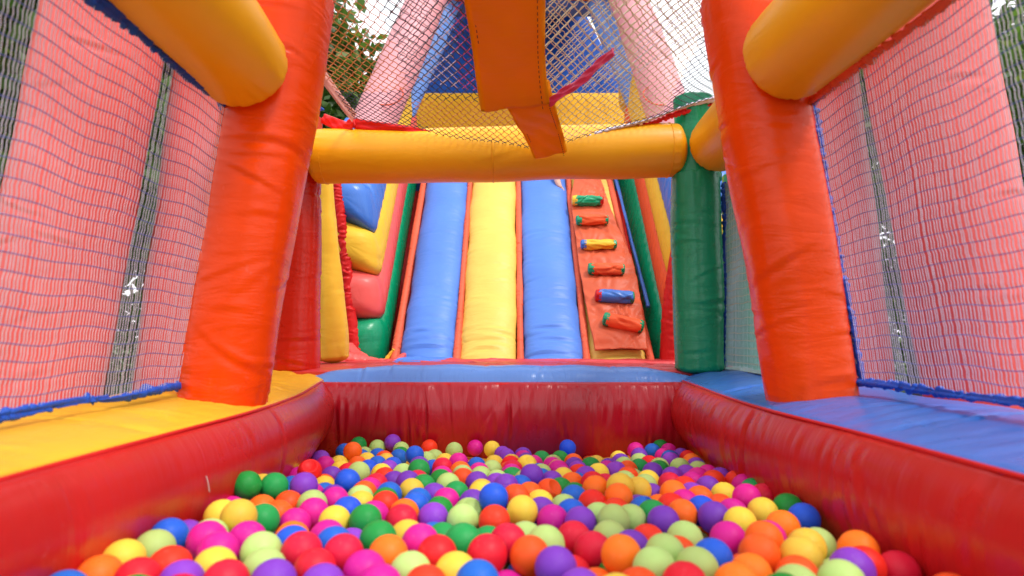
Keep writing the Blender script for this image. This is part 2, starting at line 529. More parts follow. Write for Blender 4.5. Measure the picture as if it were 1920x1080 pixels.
def mk(name, v, f, mats, mi=None, smooth=False):
    me = bpy.data.meshes.new(name)
    me.from_pydata(np.asarray(v).tolist(), [], f if isinstance(f, list) else f.tolist())
    for m in mats: me.materials.append(m)
    if mi is not None: me.polygons.foreach_set('material_index', np.asarray(mi, dtype=np.int32))
    if smooth: me.polygons.foreach_set('use_smooth', np.ones(len(me.polygons), dtype=bool))
    me.update()
    return me
tv_a = tree_meshes(1, 6.6, 2.1, 16000, lsz=.12)
tv_b = tree_meshes(5, 7.6, 2.4, 18000, lsz=.13)
tv_c = tree_meshes(9, 5.6, .9, 1500, slim=True, lsz=.07)
sets = []
for k, (a, b_, c_, d_, e_) in enumerate((tv_a, tv_b, tv_c)):
    sets.append((mk('trunk', a, b_, [bark], smooth=True), mk('crown', c_, d_, leaf_mats, e_)))
def tree(kind, x, y, rz, s, label):
    r = empty('leafy_tree', (x, y, 0), label, 'tree', 'trees around the inflatables')
    r.rotation_euler.z = rz; r.scale = (s, s, s)
    for me in sets[kind]:
        o = bpy.data.objects.new(me.name, me); C.objects.link(o); o.parent = r
tree(0, -3.3, 11.0, .3, 1.0, 'dark leafy tree in the gap between the left front post and the slide')
tree(1, -5.6, 12.5, 1.9, 1.0, 'tall tree behind the dark one, left of the slide')
tree(0, -4.6, 7.2, 2.5, .95, 'bushy tree seen through the net at the left edge')
tree(1, -7.4, 9.0, 4.0, .9, 'broad tree farther out beyond the left net')
tree(0, -5.4, 4.2, 5.0, .8, 'low tree nearest the camera on the far left')
tree(1, 6.9, 11.0, .8, .85, 'dark tree just outside the right front post')
tree(0, 7.2, 6.6, 3.2, .85, 'bushy tree nearest the camera on the far right')
tree(1, 9.6, 9.2, 5.1, .9, 'broad tree farthest out on the right')
tree(2, 3.35, 12.0, 1.1, .92, 'sparse young tree whose tips poke up beside the green post')
tree(1, -1.2, 15.5, 2.2, 1.05, 'tree hidden behind the middle of the slide')
def hedge_mesh(seed, l, h, n):
    r = np.random.default_rng(seed)
    c = np.stack([r.uniform(-l / 2, l / 2, n), r.normal(0, .32, n), h * (1 - r.uniform(0, 1, n) ** 1.6)], 1)
    c[:, 2] *= 1 + .12 * np.sin(c[:, 0] * 2.3 + 1) + .07 * np.sin(c[:, 0] * 5.1)
    d1 = r.normal(0, 1, (n, 3)); d1 /= np.linalg.norm(d1, axis=1, keepdims=True)
    d2 = np.cross(d1, r.normal(0, 1, (n, 3))); d2 /= np.linalg.norm(d2, axis=1, keepdims=True)
    s_ = .10 * r.uniform(.6, 1.3, (n, 1))
    v = np.stack([c - d1 * s_, c + d2 * s_ * .5, c + d1 * s_, c - d2 * s_ * .5], axis=1).reshape(-1, 3)
    return mk('foliage', v, np.arange(n * 4).reshape(-1, 4), leaf_mats, r.choice(3, n, p=[.55, .35, .1]))
hm = hedge_mesh(3, 12, 2.3, 16000)
for x, y, rz, lb in ((-11.5, 9, 1.35, 'long clipped hedge along the left side of the lawn'), (12.0, 9, 1.8, 'long clipped hedge along the right side of the lawn'),
                     (-8, 16, .35, 'hedge across the back of the lawn, left of the slide'), (8.5, 16, -.3, 'hedge across the back of the lawn, right of the slide')):
    h_ = bpy.data.objects.new('hedge', hm); C.objects.link(h_); h_.location = (x, y, 0); h_.rotation_euler.z = rz
    tag(h_, lb, 'hedge', 'hedges round the lawn')
tree(0, -9.8, 5.2, 1.2, 1.0, 'outermost tree on the far left of the lawn')

# ------------------------------------------------------------ inflatable ball pit
pit = empty('inflatable_ball_pit', (0, 1.7, 0), 'inflatable ball pit with red walls, leaning orange posts, amber beams and a net roof', 'bouncy castle')
# floor lanes
FZ = .545
def lane_pad(name, x0, x1, m, seed):
    def df(A, B, lu, lv): return folds(A, B, 14, .003, .012, .12, along='b', seed=seed) + gathers(A, lv - B, .05, .006, .12, seed)
    pad(name, H(x0, .2, FZ), H(x1, .2, FZ), H(x1, 3.12, FZ + .005), H(x0, 3.12, FZ + .005), .2, m, pit, (int(40), 150), .045, df, edge=2.0)
lane_pad('floor_panel', -.86, -.09, M['ledge_yellow'], 3)
lane_pad('floor_panel', -.085, .315, M['blue'], 4)
lane_pad('floor_seam', .31, .375, M['coral'], 5)
lane_pad('floor_panel', .37, .80, M['ledge_yellow'], 6)

SEAM_Y = [-.4, .6, 1.35, 1.75, 2.2, 2.5, 2.78, 3.02]
SEAM = {-1: [.74, .735, .715, .70, .735, .785, .835, .875], 1: [.76, .75, .73, .705, .72, .745, .765, .78]}
def side_walls(sgn, off, m_top, seed):
    """inner red wall and ledge of one side; off shifts x so that the seam sits where the photo shows it"""
    def sx(x, Y): return sgn * (x - .76 + float(np.interp(Y, SEAM_Y, SEAM[sgn])))
    sec = [(.76, .205), (.728, .222), (.700, .262), (.688, .315), (.700, .385), (.735, .45), (.80, .53), (.90, .62), (1.05, .55), (1.10, .38), (.95, .27), (.81, .225)]
    Ys = SEAM_Y
    secs = []
    for k, Y in enumerate(Ys):
        bl = float(np.interp(Y, [1.35, 1.75, 2.2, 2.7], [.75, .75, .85, 1.0]))
        secs.append([H(sx(.76 - (.76 - x) * bl if x < .76 else x + (.02 if h > .5 else 0) * (1 - bl), Y), Y, h) for x, h in sec])
    def df(A, B):
        smooth_side = sgn < 0
        d = gathers(B, A * .8, .05, .0008 if smooth_side else .0028, .12, seed)
        d += folds(A, B, 10 if smooth_side else 90, .0022 if smooth_side else .0045, .011, .07, a_rng=(.02, .26), b_rng=(1.2, 3.3), slant=.22, along='a', seed=seed + 4)
        d += gathers(A, B.max() - B, .045, .010, .16, seed + 9)
        d += lownoise(A, B, .006, .25, seed)
        for q_ in (1.2, 2.25):
            d -= .006 * np.exp(-((B - q_ - .05 * A) / .006) ** 2)
        return d * (1 - np.exp(-A / .018)) * (1 - np.exp(-(A.max() - A) / .05))
    loft('side_wall', secs, 300, 130, M['wall_red'], pit, df)
    tsec = [(.757, .203), (.80, .185), (.90, .168), (1.03, .160), (1.18, .166), (1.32, .20), (1.40, .26), (1.36, .36), (1.15, .33), (.92, .27), (.79, .235)]
    secs = []
    for Y in Ys[:-1] + [3.12]:
        secs.append([H(sx(x, Y), Y, h) for x, h in tsec])
    def dg(A, B):
        d = gathers(B, A, .055, .004, .16, seed + 5)
        d += folds(A, B, 70, .004, .011, .09, a_rng=(.02, .6), b_rng=(1.4, 3.4), slant=.25, along='a', seed=seed + 6)
        d += lownoise(A, B, .008, .2, seed + 3)
        d += gathers(A, B.max() - B, .05, .012, .15, seed + 8)
        for q_ in (.95, 1.72, 2.62):
            d -= .010 * np.exp(-((B - q_ - .05 * A) / .008) ** 2)
            d += gathers(A, np.abs(B - q_ - .05 * A), .03, .005, .05, seed + int(q_ * 10))
        return d * (1 - np.exp(-A / .03))
    loft('side_ledge', secs, 260, 110, m_top, pit, dg)
    osec = [(1.22, .25), (1.40, .28), (1.46, .5), (1.45, .85), (1.36, 1.04), (1.15, 1.045), (1.12, .7), (1.15, .4)]
    loft('outer_wall', [[H(sx(x, Y), Y, h) for x, h in osec] for Y in (-.4, 1.3, 3.1)], 60, 60, M['wall_red'], pit,
         lambda A, B: folds(A, B, 30, .006, .02, .15, along='a', seed=seed + 11))
side_walls(-1, 0.0, M['ledge_yellow'], 20)
side_walls(1, -.035, M['blue'], 60)

for sg in (-1, 1):
    tube('seam_cord', [H(sg * (float(np.interp(Y, SEAM_Y, SEAM[sg])) - .003), Y, .203) for Y in (.2, .8, 1.35, 1.75, 2.2, 2.5, 2.78, 2.92)], [.0045] * 3, M['deep_red'], pit, nS=8, step=.012, low=.001)

chalk = plain('scuff_pale', (.62, .45, .42), .7)
for (ya, ha, yb, hb) in ((2.02, .235, 2.05, .262), (1.40, .30, 1.41, .335)):
    pts_ = []
    for t_ in np.linspace(0, 1, 9):
        Y_ = ya + (yb - ya) * t_; h_ = ha + (hb - ha) * t_
        sx_ = -float(np.interp(Y_, SEAM_Y, SEAM[-1])) + float(np.interp(h_, [.205, .222, .262, .315], [0, .026, .048, .058]))
        pts_.append(H(sx_ + .0015, Y_, h_))
    v_, f_ = strands([np.array(pts_)], .0014, 4)
    link_mesh('scuff_mark', v_, f_, chalk, pit)
# back wall (under the blue roll)
bsec = [(2.862, .205), (2.83, .25), (2.815, .33), (2.83, .44), (2.90, .56), (3.0, .62), (3.12, .5), (3.14, .32), (3.04, .24), (2.93, .22)]
xs = [-1.0, -.5, 0, .5, .95]
def dback(A, B):
    d = gathers(B, A, .045, .005, .22, 5)
    d += folds(A, B, 46, .006, .010, .10, a_rng=(.02, .40), b_rng=(.1, 1.9), slant=.13, along='a', seed=9)
    d += folds(A, B, 9, .016, .010, .08, a_rng=(.14, .26), b_rng=(.2, 1.8), slant=.06, along='a', seed=29)
    d += lownoise(A * .2, B, .007, .07, 4)
    return d * (1 - np.exp(-A / .015)) * (1 - np.exp(-(A.max() - A) / .03))
loft('back_wall', [[H(x, Y, h) for Y, h in bsec] for x in xs], 300, 120, M['wall_back'], pit, dback)
# blue roll on top of it
rp_ = []
for u, dz in ((565, .045), (610, .015), (680, .0), (960, -.005), (1200, 0), (1270, .012), (1330, .05)):
    rp_.append(H((u - 960) / F * 2.98, 2.975, .243 + dz))
tube('back_roll', rp_, [.075, .10, .105, .105, .105, .10, .07], M['roll_blue'], pit, nS=64, step=.008, aspect=1.0, end_len=.5, nf=26, famp=.005, fw=.010, fl=.06,
     along='a', gat=.006, gsp=.04, gln=.09, low=.004, seed=14)
# seam cord below the roll
tube('seam_cord', [H(-.90, 2.866, .215), H(-.3, 2.858, .213), (.4, 2.858, CZ - .213), H(.84, 2.866, .217)], [.0035] * 3, M['edge_red'], pit, nS=8, step=.02, low=.0006)

# posts: leaning front posts, back posts
def post(name, u0, v0, u1, v1, Y0, Y1, r0, r1, m, seed, sq=2.5, nf=34, **kw):
    a, b_ = P(u0, v0, Y0), P(u1, v1, Y1)
    mid = (a + b_) / 2
    return tube(name, [a, mid, b_], [r0, (r0 + r1) / 2, r1], m, pit, nS=80, step=.009, sq=sq, end_len=.22, nf=nf, famp=.0055, fw=.009, fl=.08,
                along='a', gat=.005, gsp=.035, gln=.06, low=.004, seed=seed, **kw)
post('front_post', 419, 748, 541, -10, 1.85, 1.85, .118, .130, M['orange_red'], 31)
post('front_post', 1523, 752, 1397, -10, 1.85, 1.85, .118, .128, M['orange_red'], 37)
post('back_post', 552, 690, 564, 222, 3.14, 3.12, .114, .104, M['post_red'], 41, nf=34, mids=(.69,))
post('back_post', 1311, 690, 1303, 330, 3.06, 3.06, .116, .118, M['green'], 47, sq=2.2, nf=34)
# green neck with flared cap between the two beams
tube('post_neck', [P(1306, 335, 3.06), P(1302, 290, 3.06), P(1300, 240, 3.06), P(1300, 188, 3.06)], [.118, .098, .088, .098], M['green'], pit,
     nS=64, step=.008, end_len=.25, nf=10, famp=.006, fw=.01, fl=.06, along='b', gat=.010, gsp=.04, gln=.08, seed=51)
tube('post_collar', [P(1311, 338, 3.06), P(1310, 322, 3.06)], [.112, .108], M['green'], pit, nS=64, step=.004, end_len=.3, nf=20, famp=.004, fw=.008, fl=.04, along='b', gat=.008, gsp=.02, gln=.03, seed=54)
# beams
def beam(name, pts, r, m, seed, **kw):
    return tube(name, pts, [r] * 4, m, pit, nS=80, step=.012, end_len=.42, nf=5, famp=.003, fw=.014, fl=.12, along='b', gat=.006, gsp=.03, gln=.05, low=.003, seed=seed, **kw)
beam('cross_beam', [P(600, 294, 3.05), P(780, 293, 3.05), P(1100, 285, 3.05), P(1265, 282, 3.05)], .131, M['amber'], 70)
beam('side_beam', [np.array([.965, 2.93, CZ + .90]), np.array([.94, 2.5, CZ + .89]), np.array([.86, 2.12, CZ + .87])], .135, M['amber'], 71)
beam('side_beam', [np.array([-1.09, 2.93, CZ + .90]), np.array([-.97, 2.5, CZ + .88]), np.array([-.82, 2.0, CZ + .84])], .135, M['amber'], 72)
beam('side_beam', [P(452, 118, 1.70), np.array([-.76, 1.2, CZ + .79]), np.array([-.84, .2, CZ + .88]), np.array([-.86, -.5, CZ + .88])], .130, M['amber'], 73)
beam('side_beam', [P(1482, 100, 1.70), np.array([.79, 1.2, CZ + .79]), np.array([.86, .2, CZ + .88]), np.array([.88, -.5, CZ + .88])], .130, M['amber'], 74)
def ring(c, d, rad, m):
    d = np.asarray(d, dtype=float); d /= np.linalg.norm(d)
    a_ = np.cross(d, [0, 0, 1.0]); a_ /= np.linalg.norm(a_); b2_ = np.cross(a_, d)
    th_ = np.linspace(0, 2 * math.pi, 61)
    v_, f_ = strands([np.asarray(c) + rad * (np.cos(th_)[:, None] * a_ + np.sin(th_)[:, None] * b2_)], .0022, 5)
    link_mesh('seam_cord', v_, f_, m, pit)
ring(P(612, 294, 3.05), (1, 0, 0), .1315, M['amber']); ring(P(1252, 282, 3.05), (1, 0, 0), .1315, M['amber'])
ring(P(925, 291, 3.05), (1, .0, 0), .132, M['amber'])
# outer pillars beyond the side nets
post('outer_post', 362, 760, 440, 60, 2.62, 2.62, .215, .205, M['rose'], 81, sq=2.2)
post('outer_post', 60, 780, 205, 0, 2.3, 2.3, .20, .20, M['rose'], 181, sq=2.2)
post('outer_post', 1862, 780, 1716, 0, 2.3, 2.3, .20, .20, M['rose'], 182, sq=2.2)
post('outer_post', 1572, 760, 1496, 60, 2.66, 2.66, .205, .205, M['rose'], 83, sq=2.2)
post('outer_post', 1394, 760, 1388, 330, 3.62, 3.62, .105, .10, M['green'], 85, sq=2.2)
post('outer_post', 1470, 760, 1470, 300, 4.3, 4.3, .16, .16, M['blue'], 87, sq=2.2)
post('outer_post', 498, 740, 520, 300, 3.62, 3.62, .085, .085, M['green'], 86, sq=2.2)

# ---- nets
def bil(c00, c10, c11, c01, u, v):
    return (c00 * ((1 - u) * (1 - v))[..., None] + c10 * (u * (1 - v))[..., None] + c11 * (u * v)[..., None] + c01 * ((1 - u) * v)[..., None])
def side_net(t0, t1, b1, b0, nv, nh, mv, mh, seed, rv=.0009, rh=.0015):
    """t0/b0 at the back edge (top, bottom), t1/b1 at the front edge"""
    t0, t1, b0, b1 = map(np.asarray, (t0, t1, b0, b1))
    r = np.random.default_rng(seed)
    L = []
    tt = np.linspace(0, 1, 60)
    nrm = np.cross(t1 - t0, b0 - t0); nrm /= np.linalg.norm(nrm)
    def surf(u, v):
        p = bil(t0, t1, b1, b0, u, v)
        w = .006 * np.sin(u * 9 + v * 3) * np.sin(math.pi * v) + .002 * np.sin(v * 17 + u * 5) * np.sin(math.pi * v)
        p = p + nrm * w[..., None]
        p[..., 2] += .004 * np.sin(u * 31 + v * 11) * np.sin(math.pi * v) * .6
        return p
    for k in range(nv + 1):
        u = np.full(60, (k + r.uniform(-.15, .15)) / nv).clip(0, 1) + .0012 * np.sin(tt * nh * math.pi * 2)
        sw = r.uniform(0, 6.28); u = u + .0008 * np.sin(tt * 5 + sw)
        L.append(surf(u.clip(0, 1), tt))
    v1, f1 = strands(L, rv)
    L = []
    for k in range(nh + 1):
        v = np.full(60, k / nh) + .004 * np.sin(tt * nv * math.pi)
        L.append(surf(tt, v.clip(0, 1)))
    v2, f2 = strands(L, rh)
    mi = np.concatenate([np.zeros(len(f1)), np.ones(len(f2))])
    return link_mesh('side_net', np.concatenate([v1, v2]), np.concatenate([f1, f2 + len(v1)]), [mv, mh], pit, midx=mi)
def binding(name, pts, r, m, seed, amp=.010):
    return tube(name, pts, [r] * 3, m, pit, nS=20, step=.004, end_len=.5, nf=90, famp=amp, fw=.006, fl=.015, along='a', low=.008, seed=seed)
lt, lb = P(438, 206, 1.80), P(346, 726, 1.80)
lt1, lb1 = np.array([lt[0] - .02, .55, lt[2] + .01]), np.array([lb[0] - .02, .55, lb[2]])
side_net(lt, lt1, lb1, lb, 128, 25, M['net_pale'], M['net_blue'], 1, rv=.0010, rh=.0012)
binding('net_binding', [lt + [0, .03, 0], lt * .5 + lt1 * .5, lt1], .013, M['edge_blue'], 101)
binding('net_binding', [lb, lb * .5 + lb1 * .5, lb1], .010, M['edge_blue'], 102)
binding('net_binding', [lt + [-.004, -.01, 0], (lt + lb) / 2 + [-.004, -.01, 0], lb + [-.002, -.01, 0]], .0055, M['flare_pink'], 103, .004)
binding('net_binding', [lt + [.004, -.02, .012], lt + [.006, -.03, -.006], lt + [.004, -.03, -.028]], .016, M['edge_blue'], 115, .012)
binding('net_binding', [lb + [.0, -.02, .02], lb + [.0, -.02, -.01], lb + [-.004, -.02, -.03]], .010, M['edge_blue'], 116, .010)
rt, rb = P(1512, 203, 1.80), P(1604, 715, 1.80)
rt1, rb1 = np.array([rt[0] + .02, .55, rt[2] + .01]), np.array([rb[0] + .02, .55, rb[2]])
side_net(rt, rt1, rb1, rb, 128, 25, M['net_pale'], M['net_blue'], 2, rv=.0010, rh=.0012)
binding('net_binding', [rt + [.006, -.02, 0], (rt + rb) / 2 + [.006, -.02, 0], rb + [.006, -.02, 0]], .013, M['edge_blue'], 104)
binding('net_binding', [rt + [0, 0, .01], rt * .5 + rt1 * .5, rt1], .010, M['coral'], 105)
binding('net_binding', [rb, rb * .5 + rb1 * .5, rb1], .012, M['edge_blue'], 106)
gt, gb = P(1359, 345, 3.04), P(1359, 690, 3.04)
side_net(gt, [gt[0] + .0, 2.3, gt[2]], [gb[0], 2.3, gb[2]], gb, 62, 27, M['net_teal'], M['net_cream'], 3, rv=.0018, rh=.0015)
binding('net_binding', [gt, (gt + gb) / 2, gb], .009, M['edge_blue'], 107)
binding('net_binding', [gb, gb * .5 + np.array([gb[0], 2.02, gb[2]]) * .5, [gb[0], 2.02, gb[2]]], .010, M['net_teal'], 108)
ht, hb = P(562, 345, 3.06), P(512, 690, 3.06)
side_net(ht, [ht[0], 2.55, ht[2]], [hb[0], 2.55, hb[2]], hb, 40, 27, M['net_teal'], M['net_cream'], 4, rv=.0013, rh=.0015)
binding('net_binding', [ht, (ht + hb) / 2, hb], .009, M['green'], 109)

# ---- roof net: hangs between the side edges, sags along its middle where the strap runs
XL, XR = -.75, .97
cx0 = .10
def roof_z(x, Y):
    zl = 1.03; zr = 1.13
    zc = .868 + .24 * np.clip(2.88 - Y, 0, 1.2)
    t = np.where(x < cx0, (cx0 - x) / (cx0 - XL), (x - cx0) / (XR - cx0))
    ze = np.where(x < cx0, zl, zr)
    return CZ + zc + (ze - zc) * t ** 1.15 + .006 * np.sin(x * 14 + Y * 5)
def roof_back(x):
    return 2.97 - .03 * np.cos((x - cx0) * 2)
cell = .034
segs = [[], [], []]
Vn, Fn, Mi = [], [], []
Yn = 1.05
lines = []
for fam in (1, -1):
    for c in np.arange(-2.6, 3.4, cell):
        ts = np.arange(Yn, 2.99, .018)
        x = c + fam * (ts - 2.0) * .62 + .0035 * np.sin(ts / cell * 5.1)
        ok = (x > XL) & (x < XR) & (ts < roof_back(x))
        if ok.sum() < 3: continue
        ts, x = ts[ok], x[ok]
        lines.append(np.stack([x, ts, roof_z(x, ts)], 1))
vv, ff = strands(lines, .0019)
cen = vv[ff[:, 0]]
x_, y_ = cen[:, 0], cen[:, 1]
mi = np.zeros(len(ff))
mi[(x_ < -.42) & (y_ < 2.52 - (x_ + .42) * .3)] = 1
mi[(x_ > -.42) & (x_ < .12) & (y_ > 2.5 - x_ * .3) & (y_ < 2.86)] = 1
mi[(x_ > .12) & (y_ > 1.9)] = 2
mi[(x_ > .12) & (y_ > 2.88)] = 0
mi[(x_ > .7)] = 0
link_mesh('roof_net', vv, ff, [M['net_navy'], M['net_orange'], M['net_cream']], pit, midx=mi)
# second, looser layer near the strap (magenta and cream cord)
lines = []
for fam in (1, -1):
    for c in np.arange(-1.6, 1.9, .046):
        ts = np.arange(1.5, 2.62, .02)
        x = c + fam * (ts - 2.0) * .8
        ok = (x > -.45) & (x < .85) & (ts < 2.86 - abs(x - .05) * .5)
        if ok.sum() < 3: continue
        ts, x = ts[ok], x[ok]
        lines.append(np.stack([x, ts, roof_z(x, ts) + .05 + .12 * (2.86 - ts)], 1))
vv, ff = strands(lines, .0022)
q0 = vv[ff[:, 0]]
mi = ((q0[:, 0] < .05) & (q0[:, 0] > -.22)).astype(int); mi[(q0[:, 0] <= -.22) | (q0[:, 0] > .5)] = 2
link_mesh('inner_net', vv, ff, [M['net_cream'], plain('cord_magenta', (.55, .06, .22), .6), M['net_pale']], pit, midx=mi)

def ribbon(name, pts, w, th, m, widthdir=None, seed=0, amp=.004, sub=None):
    """a flat strap with thickness along pts; w may be a list of widths"""
    pts = np.asarray(pts, dtype=float)
    n = 70
    p = catmull(pts, n)
    W = np.interp(np.linspace(0, 1, n), np.linspace(0, 1, len(w)), w)
    G = np.zeros((n, 24, 3))
    d = np.gradient(p, axis=0)
    wd0 = np.array(widthdir if widthdir is not None else (1, 0, 0), dtype=float)
    r = np.random.default_rng(seed)
    ph = r.uniform(0, 6, 4)
    for i in range(n):
        t = d[i] / np.linalg.norm(d[i])
        wd = wd0 - t * np.dot(wd0, t); wd /= np.linalg.norm(wd)
        nn = np.cross(wd, t)
        q = np.linspace(-1, 1, 12)
        off = amp * np.sin(q * 3 + i * .17 + ph[0]) + amp * .7 * np.sin(q * 6 - i * .31 + ph[1])
        e = np.clip(1 - q ** 4, 0, 1) ** .5
        up = p[i] + wd * (q * W[i] / 2)[:, None] + nn * (off + th / 2 * e)[:, None]
        dn = p[i] + wd * (q * W[i] / 2)[:, None] + nn * (off - th / 2 * e)[:, None]
        G[i] = np.concatenate([up, dn[::-1]])
    o = grid_surface(name, G, m, sub or pit, True)
    return o, p, W, d
def strap_with_stitch(pts, w, seed):
    pts = [p_ - np.array([0, .0, .022]) for p_ in pts]
    o, p, W, d = ribbon('roof_strap', pts, w, .022, M['strap'], (1, 0, .05), seed)
    for s in (-1, 1):
        q = p.copy(); q[:, 0] += s * W * .40; q[:, 2] -= .0085
        ln = [q[k:k + 2] * 1.0 for k in range(0, len(q) - 1, 2)]
        v, f = strands(ln, .0016)
        link_mesh('stitching', v, f, M['stitch'], o)
strap_with_stitch([P(930, -230, 1.5), P(950, 30, 2.0), P(958, 130, 2.28), P(966, 190, 2.44)], [.26, .25, .25, .27], 1)
strap_with_stitch([P(985, 150, 2.42), P(998, 195, 2.52), P(1018, 240, 2.72), P(1032, 280, 2.86)], [.19, .185, .17, .155], 2)
# hems of the roof net
def back_line(x): 
    x = np.asarray(x, dtype=float); y = roof_back(x)
    return np.stack([x, y, roof_z(x, y)], -1)
xl = np.linspace(XL, -.16, 8)
hem = back_line(xl)
ribbon('roof_hem', hem + [0, .01, -.014], [.05, .05, .055, .03], .008, M['edge_red'], (0, -.3, 1), 4, .003)
xr = np.linspace(.24, XR, 8)
binding('roof_hem', list(back_line(xr)), .010, M['net_pale'], 112, .006)
binding('roof_hem', list(back_line(np.linspace(.5, XR, 6)) + [0, .02, -.012]), .010, M['edge_red'], 113, .006)
eL = np.array([[XL, y, CZ + 1.03 + .004 * math.sin(y * 9)] for y in (1.0, 1.6, 2.2, 2.7, 2.97)])
ribbon('roof_hem', eL, [.05, .05, .05], .006, M['pink'], (.3, 0, 1), 6, .002)
ribbon('roof_hem', [[XL, 2.97, CZ + 1.02], [-.80, 3.0, CZ + 1.0], P(606, 222, 3.04)], [.05, .055, .05], .02, M['edge_red'], (0, 0, 1), 7, .003)
ribbon('roof_hem', [P(1150, 95, 2.2), P(1090, 150, 2.32), P(1030, 192, 2.45)], [.04, .045, .04], .008, plain('webbing_magenta', (.62, .03, .12), .5, .3), (.2, 0, 1), 8, .004)
# little loose tie ends
ribbon('tie_flap', [P(585, 196, 3.0), P(598, 203, 2.99), P(607, 206, 2.98)], [.03, .03, .01], .006, M['edge_blue'], (0, 0, 1), 9, .002)
ribbon('tie_flap', [P(437, 196, 1.98), P(445, 208, 1.96), P(448, 222, 1.96)], [.02, .03, .012], .008, M['edge_blue'], (1, 0, 0), 10, .004)
# corner flaps on the ledges
ribbon('corner_flap', [P(555, 712, 2.95), P(580, 716, 2.93), P(602, 720, 2.90)], [.02, .045, .03], .008, M['coral'], (0, 1, 0), 11, .002)
ribbon('corner_flap', [P(1262, 722, 2.93), P(1280, 718, 2.95), P(1300, 712, 2.97)], [.02, .03, .012], .008, M['deep_red'], (0, 1, 0), 12, .002)

# ------------------------------------------------------------ inflatable slide
slide = empty('inflatable_slide', (.08, 5.2, 0), 'tall inflatable slide with blue and yellow lanes and striped side walls behind the pit', 'slide')
SX = .08
def dk(x, s, n=0.0):
    """point on the deck: x across, s = Y along, n = height above it (perpendicular)"""
    Y0, m = 4.22, 1.19
    z = -.155 + m * (s - Y0)
    k = 1 / math.hypot(1, m)
    return np.array([x + SX, s - m * k * n, CZ + z + k * n])
def lane(name, x0, x1, m, h, seed, s0=4.2, s1=5.9, toe=0.0):
    nL, nS = 210, 44
    th = np.linspace(0, math.pi, 26)
    sec = [(-(x1 - x0) / 2 * math.cos(t), h * math.sin(t) ** .8) for t in th]
    sec += [((x1 - x0) / 2 * q, -.10) for q in np.linspace(1, -1, 10)]
    sec = np.array(sec)
    ss = np.linspace(s0, s1, nL)
    G = np.zeros((nL, len(sec), 3))
    for i, s in enumerate(ss):
        e = 1.0
        n0 = 0.0
        if i < 24 and toe:    # lane flattens out at the foot
            n0 = 0
        for j, (dx, n) in enumerate(sec):
            G[i, j] = dk((x0 + x1) / 2 + dx, s, n * e)
    L = (ss - s0) * 1.55
    A = np.outer(np.ones(nL), np.concatenate([[0], np.cumsum(np.linalg.norm(np.diff(sec, axis=0), axis=1))]))
    B = np.outer(L, np.ones(len(sec)))
    D = folds(A, B, 34, .0045, .012, .13, slant=.12, along='a', a_rng=(0, .4), seed=seed)
    D += folds(A, B, 16, .008, .013, .16, slant=.06, along='a', a_rng=(.1, .3), b_rng=(.02, .35), seed=seed + 1)
    D += folds(A, B, 30, .004, .008, .05, slant=.3, along='a', a_rng=(-.02, .08), seed=seed + 2)
    D += lownoise(A * .3, B, .006, .09, seed)
    for q_ in (.62, 1.31, 1.98):
        D -= .004 * np.exp(-((B - q_ - .02 * np.sin(seed)) / .007) ** 2)
    return grid_surface(name, G, m, slide, True, D)
lane('slide_lane', -.815, -.455, M['lane_blue'], .105, 201, s0=4.12)
lane('slide_lane', -.425, -.045, M['lane_yellow'], .105, 203, s0=4.13)
lane('slide_lane', -.005, .385, M['lane_blue'], .105, 205, s0=4.13)
lane('slide_lane', .425, .80, M['lane_yellow'], .05, 207, s0=4.13)
def divider(x0, x1, n, seed, m='salmon', r=.022, s0=4.16, s1=5.9, x1b=None):
    pts = [dk(x0, s0, n), dk((x0 + x1) / 2, (s0 + s1) / 2, n), dk(x1, s1, n)]
    tube('lane_divider', pts, [r] * 3, M[m], slide, nS=22, step=.005, end_len=.5, nf=110, famp=.004, fw=.006, fl=.02, along='a', low=.003, seed=seed)
divider(-.845, -.835, .03, 210, r=.026, s0=4.1)
divider(-.44, -.44, .035, 211)
divider(-.025, -.025, .035, 212)
divider(.405, .405, .035, 213, r=.024)
divider(.825, .735, .03, 214, r=.026)
divider(.872, .79, .04, 215, 'blue', .014, s0=4.5)

